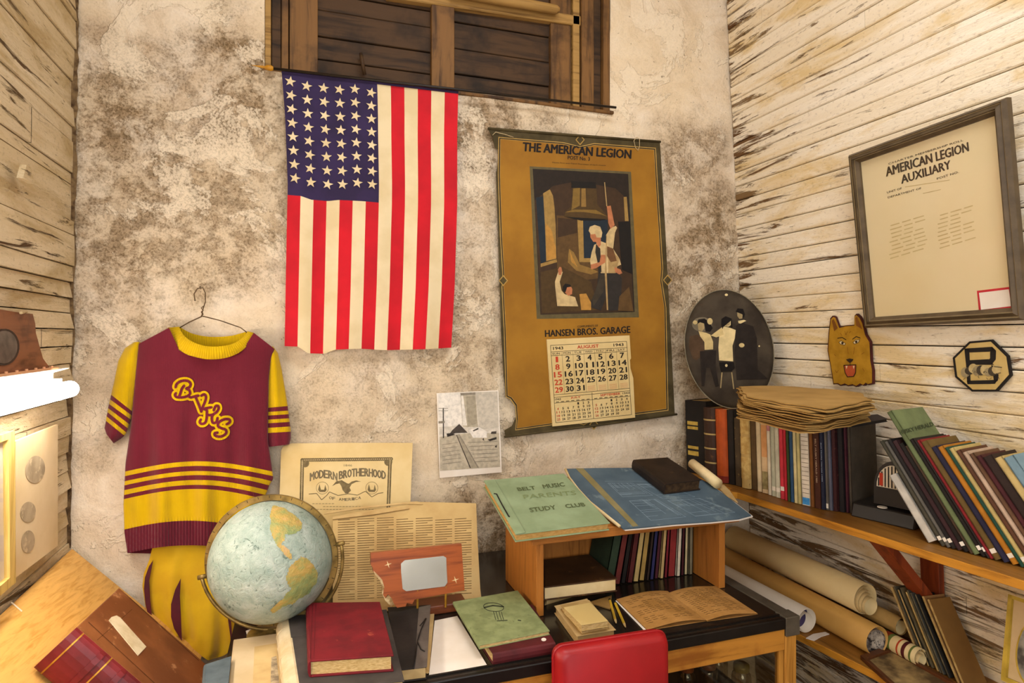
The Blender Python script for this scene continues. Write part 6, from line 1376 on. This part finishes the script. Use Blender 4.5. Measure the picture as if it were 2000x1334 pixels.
# ---------------------------------------------------------------- rolls, boards and frames on the lower shelf
def lower_shelf():
    def roll(label, end, back, rad, outer, inner, turns=2, hole=.8, core=None, pat=None):
        end, back = Vector(end), Vector(back); d = (back - end); L_ = d.length; d.normalize()
        r = thing('poster_roll', label, 'poster roll', (end + back) / 2 - Vector((0, 0, rad)), 'rolled posters on the lower shelf')
        m = MB(); m.lathe(end, [(rad * .97, -.0), (rad, .0008), (rad, L_), (rad * .97, L_)], 28, d); m.lathe(end, [(rad * .97, 0), (rad * .955, .0), (rad * .955, L_ * .9)], 28, d); m.build('outer_sheet', outer, r, smooth=True)
        for k in range(turns):
            rr = rad * (.93 - (1 - hole) * (k + 1) / turns); off = Vector((0, 0, -rad * .97 + rr)) * .8 + d * (.003 - .007 * k)
            m = MB(); m.lathe(end + off, [(rr, 0), (rr, L_ * .85)], 24, d); m.lathe(end + off, [(rr * .985, L_ * .85), (rr * .985, 0), (rr, 0)], 24, d); m.build('inner_turn', inner, r, smooth=True)
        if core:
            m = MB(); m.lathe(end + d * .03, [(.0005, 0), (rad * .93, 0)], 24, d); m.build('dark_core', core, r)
        if pat:
            for f0, f1, mt in pat: m = MB(); m.lathe(end, [(rad * 1.004, f0), (rad * 1.012, f0 + .0004), (rad * 1.012, f1 - .0004), (rad * 1.004, f1)], 28, d); m.build('printed_band', mt, r, smooth=True)
        return r
    CRE = M('cream_poster', '#D9C08A', '#CDB078', 4, .6, .03); TAN = M('tan_poster', '#C99A50', '#B98A42', 4, .6, .03); WH = M('white_poster', '#DACCB8', '#CDBEA6', 4, .6, .03)
    DB = M('indigo_print', '#2A2040', '#3A2E52', 30, .6); BWP = M('grey_photo_print', '#5A4E48', '#B8A894', 40, .6, .05, wear='#241C1A', wear_at=.52)
    yb = 1.96
    roll('white poster roll with indigo print inside, nearest the display case', (1.398, 1.447, ZL + .036), (1.385, 1.93, ZL + .036), .035, WH, WH, 1, .82, DB)
    roll('tan poster roll showing a grey photo print inside its end', (1.478, 1.282, ZL + .0405), (1.482, yb - .02, ZL + .043), .040, TAN, BWP, 1, .9, BWP)
    roll('large loose cream poster roll with several turns showing', (1.535, 1.370, ZL + .112), (1.532, yb - .02, ZL + .112), .044, CRE, CRE, 4, .62)
    OR = M('orange_print', '#B8401E', '#A83818'); GR = M('olive_print', '#6E7A3A', '#5E6A30'); MR = M('maroon_print', '#5A1A1A', '#4A1414')
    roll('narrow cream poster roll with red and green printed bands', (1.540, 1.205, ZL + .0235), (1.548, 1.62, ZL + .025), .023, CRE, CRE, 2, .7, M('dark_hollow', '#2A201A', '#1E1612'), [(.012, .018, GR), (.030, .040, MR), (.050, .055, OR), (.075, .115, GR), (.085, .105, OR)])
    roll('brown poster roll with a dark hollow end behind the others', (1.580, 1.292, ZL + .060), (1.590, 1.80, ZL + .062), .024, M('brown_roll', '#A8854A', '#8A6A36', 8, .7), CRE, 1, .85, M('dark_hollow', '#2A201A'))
    # white torn paper under the first roll
    leaf('torn_paper', 'crumpled white paper scrap under the white poster roll', [(1574, 1246), (1588, 1238), (1600, 1236), (1612, 1234), (1620, 1238), (1604, 1243), (1590, 1251)], planeZ(ZL), .002, .0015, WHITEP)
    # boards leaning in a pack
    P4 = lambda p: (1700 + p[0] / 6.233, 1120 + p[1] / 6.233)
    rows = [((600, 1075), (318, 160), '#B8935A', 'tan-edged mount board, leftmost of the leaning pack'), ((648, 1120), (345, 152), '#4A4434', 'dark grey board, second of the leaning pack'), ((700, 1160), (382, 195), '#3E3A2C', 'charcoal board, third of the leaning pack'), ((750, 1185), (412, 168), '#6A5A3A', 'olive board, fourth of the leaning pack'), ((815, 1205), (448, 225), '#C4A868', 'cream board, fifth of the leaning pack'),
            ((850, 1225), (470, 200), '#3A3830', 'black board, sixth of the leaning pack'), ((885, 1245), (500, 235), '#4A4A44', 'slate board, seventh of the leaning pack'), ((955, 1290), (520, 262), '#26221E', 'black board behind the brown cards'), ((1060, 1340), (545, 305), '#9A7040', 'brown card board with orange edge behind the front one'), ((1130, 1370), (635, 335), '#86602C', 'large plain brown board at the front of the leaning pack')]
    A, B = at(*P4((600, 1075)), Z=ZL), at(*P4((1060, 1340)), Z=ZL); e = B - A; k = e.x / e.y
    for i, (b, t, c, lab) in enumerate(rows):
        d = ray(*P4(b)); s = (A.x - k * A.y) / (d.x - k * d.y); O = Vector((d.x * s, d.y * s, ZL + .001))
        d = ray(*P4(t)); s = (A.x - k * A.y) / (d.x - k * d.y); T = C0 + d * s
        h = (T - O).length; ln = Vector((k, 1, 0)).normalized(); an = .52; az = ln * math.sin(an) + Vector((0, 0, 1)) * math.cos(an); ax = (-ln + az * ln.dot(az)).normalized(); ay = az.cross(ax); ay = ay if ay.x > 0 else -ay
        O.z = ZL + .0012
        dep = min(.16, (XR(.9) - .012 - max(O.x, T.x)) / max(.5, ay.x))
        th = .004 if i < 8 else .006
        r = thing('mount_board', lab, 'board', O + ay * dep / 2, 'mount boards leaning on the lower shelf')
        m = MB(); m.obox(O, ax * th, ay * dep, az * h); m.build('panel', M('board_' + c[1:].lower(), c, None, 8, .75, .06), r, bevel=.0006)
        m = MB(); m.obox(O - ay * .0004, ax * th, ay * .0004, az * h); m.build('cut_edge', M('board_edge', '#C4A468', '#A8874C', 60) if i in (0, 2, 4, 8, 9) else M('board_edge_dark', '#6A6048', '#4A4232', 60), r)
    # brown frame lying flat
    FB = wood('lying_frame_wood', '#5A3218', '#3E200E', axis=1, rough=.45); PZ = planeZ(ZL)
    r = thing('picture_frame', 'brown picture frame lying flat on the lower shelf under the boards', 'picture', PZ(1760, 1325))
    Q = [PZ(1735, 1268), PZ(1925, 1375), PZ(1800, 1400), PZ(1680, 1288)]
    for i in range(4):
        a, b, c_, d_ = Q[i], Q[(i + 1) % 4], Q[(i + 2) % 4], Q[(i + 3) % 4]; cen = sum(Q, Vector()) / 4; ia, ib = a.lerp(cen, .16), b.lerp(cen, .16)
        m = MB(); z = Vector((0, 0, .001)); m.hexa([p + z for p in (a, b, ib, ia)], [p + Vector((0, 0, .012)) for p in (a, b, ib, ia)]); m.build('frame_rail', FB, r, bevel=.001)
    cen = sum(Q, Vector()) / 4; q = [p.lerp(cen, .15) for p in Q]; m = MB(); m.hexa([p + Vector((0, 0, .002)) for p in q], [p + Vector((0, 0, .005)) for p in q]); m.build('print', M('old_print', '#A88C58', '#5A462C', 20, .6, .05), r)
    # gilt framed oval photograph at the right edge
    X0 = 1.50; PFr = plane3(at(1972, 1163, X=X0 + .05), at(1958, 1318, X=X0 - .01), at(2040, 1185, X=X0 + .05))
    r = thing('picture_frame', 'gilt framed photograph with an oval mat standing at the right', 'picture', PFr(1990, 1340))
    YG = M('yellow_gilt', '#C9A83C', '#A88A2A', 20, .4, .05)
    m = MB(); sheet(m, [(1969, 1160), (1976, 1163), (1964, 1322), (1955, 1318)], PFr, .012, .012); m.build('side_rail', YG, r); m = MB(); sheet(m, [(1969, 1160), (2090, 1200), (2088, 1207), (1974, 1169)], PFr, .012, .012); m.build('top_rail', YG, r)
    m = MB(); sheet(m, [(1955, 1318), (1964, 1322), (2080, 1372), (2078, 1382), (1955, 1328)], PFr, .012, .012); m.build('bottom_rail', YG, r); m = MB(); sheet(m, [(2090, 1200), (2097, 1202), (2086, 1384), (2079, 1380)], PFr, .012, .012); m.build('side_rail', YG, r)
    m = MB(); sheet(m, [(1972, 1163), (2092, 1203), (2080, 1380), (1958, 1324)], PFr, .004, .004); m.build('mat', M('cream_mat', '#CDB184', '#BFA272', 8), r)
    m = MB(); stroke(m, ell(2025, 1275, 40, 68, 30, .08) + ell(2025, 1275, 40, 68, 30, .08)[:1], 3, PFr, .0046, 0); m.build('oval_line', YG, r)
    m = MB(); m.face([PFr(x, y, .0044) for x, y in ell(2025, 1275, 38, 66, 30, .08)]); m.build('photograph', M('grey_photograph', '#9A9484', '#4A443C', 30, .5, .05), r)
lower_shelf()

# ---------------------------------------------------------------- framed charter on the right wall
def charter():
    BLp = Vector((1.590, 1.411, 1.523)); TLp = at(1663, 303, Y=1.411); TRp = at(1972, 190, X=TLp.x)
    up = TLp - BLp; BRp = TRp - up; dirY = (TRp - TLp)
    PFc = plane3(BLp, TLp, TRp); n = PFc.n
    r = thing('framed_charter', 'large grey-brown framed membership charter leaning from the board wall', 'picture', (BLp + BRp) / 2)
    FR = M('grey_brown_frame', '#5E4E38', '#4A3C2A', 20, .45, .1); FL = M('frame_light_line', '#8A7858', '#7A684A', 30, .4)
    sx = dirY.normalized(); sz = up.normalized(); W, H = dirY.length, up.length
    def L(x, z, o=0): return BLp + sx * x + sz * z + n * o
    for nm, pts in (('side_rail', [(0, 0), (0, H), (.030, H - .030), (.030, .030)]), ('side_rail', [(W, H), (W, 0), (W - .03, .03), (W - .03, H - .03)]), ('top_rail', [(0, H), (W, H), (W - .03, H - .03), (.03, H - .03)]), ('bottom_rail', [(W, 0), (0, 0), (.03, .03), (W - .03, .03)])):
        m = MB(); q = [L(*p) for p in pts]; a, b, c, d = q
        def band(s0, s1, o): return [a.lerp(d, s0), b.lerp(c, s0), b.lerp(c, s1), a.lerp(d, s1)], o
        for s0, s1, o0, o1, mi in ((0, .22, .010, .020, 0), (.22, .34, .016, .016, 1), (.34, .62, .016, .022, 0), (.62, .72, .014, .014, 1), (.72, 1, .014, .008, 0)):
            qq, _ = band(s0, s1, 0); m.hexa([p - n * .006 for p in qq], [qq[0] + n * o0, qq[1] + n * o0, qq[2] + n * o1, qq[3] + n * o1], mi)
        m.build(nm, [FR, FL], r)
    m = MB(); m.hexa([L(.02, .02, -.005), L(W - .02, .02, -.005), L(W - .02, H - .02, -.005), L(.02, H - .02, -.005)], [L(.02, .02, .001), L(W - .02, .02, .001), L(W - .02, H - .02, .001), L(.02, H - .02, .001)]); m.build('document', M('charter_paper', '#DECDA4', '#D8C598', 3, .8, .03), r)
    m = MB(); m.hexa([L(.022, .022, .004), L(W - .022, .022, .004), L(W - .022, H - .022, .004), L(.022, H - .022, .004)], [L(.022, .022, .006), L(W - .022, .022, .006), L(W - .022, H - .022, .006), L(.022, H - .022, .006)]); m.build('pane', glass('charter_glass', '#FFFFFF', .02, .1), r)
    S = lambda p: (1670 + p[0] / 5.131, 260 + p[1] / 5.131)
    for body, a, b, t, bo in (('CHARTER MEMBERSHIP ROLL', (335, 318), (1085, 78), (332, 300), .015), ('AMERICAN LEGION', (315, 435), (1140, 180), (305, 345), .03), ('AUXILIARY', (468, 508), (960, 355), (458, 425), .03), ('POST NO.', (822, 468), (1040, 398), (818, 448), .015), ('UNIT OF', (322, 605), (470, 562), (318, 586), .015), ('DEPARTMENT OF', (330, 655), (665, 560), (327, 637), .015)):
        m = MB(); m.text(body, S(a), S(b), S(t), PFc, .0014, 0, bo); m.build('lettering', M('charter_ink', '#3A3022', '#443828', 40), r)
    m = MB(); FI = M('faded_names_ink', '#C4B080', '#BCA674', 40); rnd = random.Random(9)
    for cx, cy in ((350, 930), (835, 830)):
        for k in range(9):
            x = cx + rnd.uniform(-8, 20); y = cy + 41 * k
            for j in range(rnd.choice((2, 3, 3))):
                w = rnd.uniform(80, 120); stroke(m, [S((x, y - .30 * (x - cx))), S((x + w, y - .30 * (x + w - cx)))], 2.2, PFc, .0013, 0, False); x += w + 25
    stroke(m, [S((500, 540)), S((950, 470))], 1.4, PFc, .0013, 0, False); stroke(m, [S((680, 605)), S((860, 565))], 1.4, PFc, .0013, 0, False)
    o = m.build('faded_names', FI, r); o['kind'] = 'stuff'
    m = MB(); sheet(m, [(1908, 568), (1974, 560), (1980, 602), (1912, 610)], PFc, .0005, .0014); m.build('red_bordered_label', M('label_red', '#C4182A', '#B41424', 20), r)
    m = MB(); sheet(m, [(1912, 572), (1970, 565), (1975, 598), (1916, 605)], PFc, .0004, .0019); m.build('label_paper', WHITEP, r)
charter()

# ---------------------------------------------------------------- dog-head cutout, octagon sign and oval portrait
def wall_signs():
    S = lambda pts: pxl(pts, 1310, 540, 2.8986)
    r = thing('dog_head_cutout', 'painted golden brown wooden dog head cutout on the board wall', 'sign', RW(1660, 752, .004))
    OUT = S([(905, 240), (918, 226), (930, 232), (952, 290), (990, 280), (1040, 276), (1040, 226), (1050, 215), (1068, 232), (1085, 265), (1100, 330), (1125, 372), (1130, 480), (1140, 530), (1140, 605), (1118, 612), (1105, 604), (1090, 616), (1072, 608), (1050, 622), (1028, 612), (1005, 618), (985, 608), (962, 616), (945, 606), (922, 608), (915, 560), (905, 500), (890, 420), (895, 330)])
    C = Vector((1658.0, 688.0)); sc = lambda P, k: [(C.x + (x - C.x) * k, C.y + (y - C.y) * k) for x, y in P]
    m = MB(); sheet(m, sc(OUT, 1.02), RW, .010, .014); m.build('backing', M('dark_red_edge', '#4A1A12', '#3A120C'), r)
    m = MB(); sheet(m, sc(OUT, .985), RW, .001, .015); m.build('painted_face', M('golden_brown_paint', '#AA7E1E', '#966C12', 30, .5, .15), r)
    DK = M('dog_line_paint', '#2E1C0C', '#261608'); OR = M('dog_tongue_paint', '#B0502A', '#A04420'); EW = M('dog_eye_white', '#D8C8A0', '#CDBC92')
    def line(pts, w, name, mat=DK, off=.0158): m = MB(); stroke(m, S(pts), w, RW, off, 0); m.build(name, mat, r)
    def fill(pts, name, mat, off=.0157): m = MB(); m.face([RW(x, y, off) for x, y in S(pts)]); m.build(name, mat, r)
    EAR = M('dog_ear_paint', '#7A4A14', '#6A3E0E')
    fill([(912, 250), (922, 240), (945, 292), (925, 310)], 'ear_inside', EAR); fill([(1045, 235), (1055, 228), (1085, 300), (1050, 278)], 'ear_inside', EAR)
    line([(945, 350), (970, 345), (992, 358)], 1.6, 'brow'); line([(1030, 355), (1050, 340), (1072, 348)], 1.6, 'brow')
    for e in ([(952, 372), (965, 364), (990, 380), (985, 388), (962, 384)], [(1032, 375), (1045, 360), (1070, 358), (1062, 374), (1042, 382)]): fill(e, 'eye', EW); line(e + e[:1], .8, 'eye_line', DK, .0161)
    fill(ell(972, 377, 7, 7, 10), 'pupil', DK, .0160); fill(ell(1050, 370, 7, 7, 10), 'pupil', DK, .0160)
    fill([(992, 470), (1012, 464), (1035, 468), (1028, 480), (1015, 490), (1003, 482)], 'nose', DK); line([(1015, 488), (1016, 505)], 1.0, 'muzzle_line')
    MO = [(980, 503), (1048, 500), (1046, 545), (1035, 566), (1000, 568), (987, 545)]
    fill(MO, 'mouth', OR); line(MO + MO[:1], 1.6, 'mouth_line', DK, .0161); 
    for tx in (995, 1035): fill([(tx - 4, 506), (tx + 6, 506), (tx, 525)], 'tooth', EW, .0163)
    for a in ([(960, 320), (970, 335)], [(985, 310), (992, 330), (1000, 312)], [(1010, 320), (1020, 310)], [(925, 440), (935, 450)], [(930, 530), (940, 545), (950, 530)], [(1085, 520), (1095, 535)], [(1080, 440), (1095, 430)], [(1000, 400), (1005, 440)], [(1040, 400), (1035, 440)]): line(a, .7, 'fur_line', EAR)
    # octagon sign
    r = thing('octagon_sign', 'octagonal cream sign with a black letter and dog drawing on the board wall', 'sign', RW(1915, 764, .004))
    OC = S([(1690, 368), (1815, 357), (1910, 450), (1927, 560), (1845, 652), (1705, 652), (1610, 570), (1596, 460)]); C = Vector((1918.5, 714.5)); sc = lambda P, k: [(C.x + (x - C.x) * k, C.y + (y - C.y) * k) for x, y in P]
    m = MB(); sheet(m, OC, RW, .007, .012); m.build('backing', INK, r); m = MB(); sheet(m, sc(OC, .92), RW, .001, .0128); m.build('face', M('sign_cream', '#C4A868', '#B99C5C', 20), r)
    m = MB()
    B_out = [[(1662, 408), (1830, 398), (1842, 420), (1838, 470), (1815, 490), (1672, 495)], [(1690, 430), (1800, 424), (1808, 440), (1800, 468), (1692, 472)]]
    strips = [[(1662, 408), (1690, 406), (1694, 500), (1672, 502)], [(1662, 408), (1820, 398), (1842, 420), (1800, 426), (1690, 430)], [(1820, 398), (1842, 420), (1840, 470), (1815, 500), (1795, 480), (1808, 462), (1808, 430)], [(1690, 474), (1800, 468), (1830, 500), (1690, 500)], [(1676, 590), (1852, 585), (1835, 608), (1680, 610)], [(1672, 500), (1694, 500), (1698, 600), (1678, 602)], [(1815, 500), (1848, 520), (1856, 560), (1852, 590), (1830, 600), (1826, 560), (1815, 530)]]
    for P in strips: m.face([RW(x, y, .0134) for x, y in S(P)])
    m.build('letter', INK, r)
    DG = [M('dog_grey', '#8A7A58', '#A08F68', 60), M('dog_dark', '#4A4030', '#3A3226', 60), M('dog_pale', '#C2AC78', '#B29A66', 60)]
    m = MB(); rnd = random.Random(6)
    for k in range(9): m.face([RW(x, y, .0138 + .00005 * k) for x, y in S(ell(1668 + 22 * k, 535 + rnd.uniform(-14, 14), 26, 24 + rnd.uniform(-5, 8), 14))], k % 3)
    for k in range(26): x = 1640 + rnd.uniform(0, 220); y = 520 + rnd.uniform(0, 55); stroke(m, S([(x, y), (x + rnd.uniform(-14, 14), y + rnd.uniform(6, 14))]), .8, RW, .0145, 1, False)
    stroke(m, S([(1830, 510), (1875, 515)]), 1.5, RW, .0145, 1, False); stroke(m, S([(1840, 550), (1870, 545)]), 1.2, RW, .0145, 1, False)
    m.build('dog_drawing', DG, r)
    # oval convex family photograph leaning in the corner
    nrm = Vector((-.45, -.85, .22)).normalized()
    PO = plane(at(1424, 680, Y=1.83), nrm); n = PO.n
    r = thing('oval_photograph', 'large dark oval family photograph leaning in the corner behind the books', 'photograph', PO(1430, 795))
    cx, cy, rx, ry, rot = 1424.5, 682, 86, 117, -.20
    def dome(px, py, off=0):
        dx, dy = px - cx, py - cy; c, s = math.cos(-rot), math.sin(-rot); x, y = (dx * c - dy * s) / rx, (dx * s + dy * c) / ry
        return PO(px, py, off + .022 * max(0, 1 - x * x - y * y))
    m = MB(); rings = 10; N_ = 48; vs = [dome(cx, cy)]
    for k in range(1, rings + 1): vs += [dome(*p) for p in ell(cx, cy, rx * k / rings, ry * k / rings, N_, rot)]
    fs = [(0, 1 + i, 1 + (i + 1) % N_) for i in range(N_)] + [(1 + k * N_ + i, 1 + k * N_ + (i + 1) % N_, 1 + (k + 1) * N_ + (i + 1) % N_, 1 + (k + 1) * N_ + i) for k in range(rings - 1) for i in range(N_)]
    m.add(vs, fs); back = [p - n * .004 for p in vs[-N_:]]; k0 = len(m.v); m.v += back; e0 = 1 + (rings - 1) * N_
    for i in range(N_): m.f.append([e0 + i, e0 + (i + 1) % N_, k0 + (i + 1) % N_, k0 + i]); m.m.append(0)
    m.f.append([k0 + i for i in range(N_)]); m.m.append(0)
    m.build('picture_ground', M('dark_photo_ground', '#302820', '#443B2F', 12, .75, .03, spec=.12), r, smooth=True)
    m = MB(); m.tube([dome(*p) for p in ell(cx, cy, rx, ry, 60, rot)], .0016, 6, closed=True); m.build('rim', M('rim_grey', '#8A8068', '#6A6250', 20), r, smooth=True)
    T = lambda pts: pxl(pts, 1320, 560, 5.557)
    cs = ['#2A2420', '#C2AC78', '#A08C64', '#4E3C2C', '#D2BE8C', '#1E1A18', '#6E6452']
    pm = [M('oval_print_' + c[1:].lower(), c, None, 40, .85, 0, spec=.08) for c in cs]
    polys = [(6, ell(285, 410, 110, 80, 20)), (3, [(150, 540), (230, 520), (290, 560), (310, 650), (300, 740), (245, 740), (220, 800), (185, 780), (140, 650)]), (0, [(260, 700), (440, 690), (430, 860), (470, 1080), (430, 1090), (370, 880), (330, 880), (310, 1080), (280, 1080)]), (1, [(245, 480), (330, 500), (375, 520), (405, 600), (405, 680), (312, 685), (310, 600), (265, 540)]), (2, [(235, 400), (270, 385), (305, 400), (310, 450), (285, 485), (245, 470)]), (5, [(225, 410), (245, 355), (310, 345), (370, 390), (400, 450), (370, 490), (320, 480), (310, 400), (260, 385)]), (1, ell(210, 388, 26, 22, 12)), (1, ell(370, 375, 30, 36, 12)),
             (0, [(655, 420), (720, 390), (840, 430), (880, 560), (890, 900), (1000, 1000), (660, 1010), (640, 700)]), (2, [(665, 270), (710, 262), (725, 300), (720, 345), (690, 350), (668, 320)]), (5, [(650, 270), (670, 235), (730, 240), (750, 300), (735, 345), (722, 300), (700, 262)]), (4, [(675, 370), (740, 360), (765, 370), (715, 395), (700, 400), (680, 395)]), (1, ell(715, 635, 30, 24, 12)),
             (4, [(470, 540), (520, 430), (600, 450), (650, 470), (640, 560), (615, 640), (622, 810), (470, 800), (462, 660)]), (1, [(380, 530), (500, 440), (520, 520), (440, 550)]), (4, [(505, 350), (560, 335), (605, 360), (605, 410), (570, 435), (520, 425), (500, 390)]), (2, [(520, 365), (590, 370), (585, 415), (545, 428), (525, 410)]), (5, [(495, 350), (540, 320), (605, 345), (615, 440), (596, 450), (596, 370), (540, 342), (515, 360), (512, 440), (494, 420)]),
             (5, [(470, 820), (630, 820), (640, 880), (600, 920), (490, 920)]), (2, [(495, 930), (507, 930), (492, 1100), (480, 1100)]), (2, [(600, 930), (612, 930), (635, 1110), (622, 1110)]), (4, ell(548, 88, 18, 14, 10)), (4, ell(905, 645, 9, 9, 8)), (4, ell(548, 855, 14, 16, 10))]
    for nm, i0, i1 in (('figure', 0, 8), ('figure', 8, 13), ('figure', 13, 18), ('stool', 18, 21), ('pinhole', 21, 22), ('pinhole', 22, 23), ('pinhole', 23, 24)):  # the last small pale spots are pinholes in the print
        m = MB()
        for k in range(i0, i1):                     # each shape follows the dome
            mi, P = polys[k]; Q = T(P); off = .0010 + .00012 * k
            bm = bmesh.new(); f = bm.faces.new([bm.verts.new((x, y, 0)) for x, y in Q]); bmesh.ops.triangulate(bm, faces=[f]); bmesh.ops.subdivide_edges(bm, edges=bm.edges[:], cuts=3, use_grid_fill=True)
            bm.verts.index_update(); m.add([dome(v.co.x, v.co.y, off) for v in bm.verts], [tuple(v.index for v in f.verts) for f in bm.faces], mi); bm.free()
        m.build(nm, pm, r)
wall_signs()
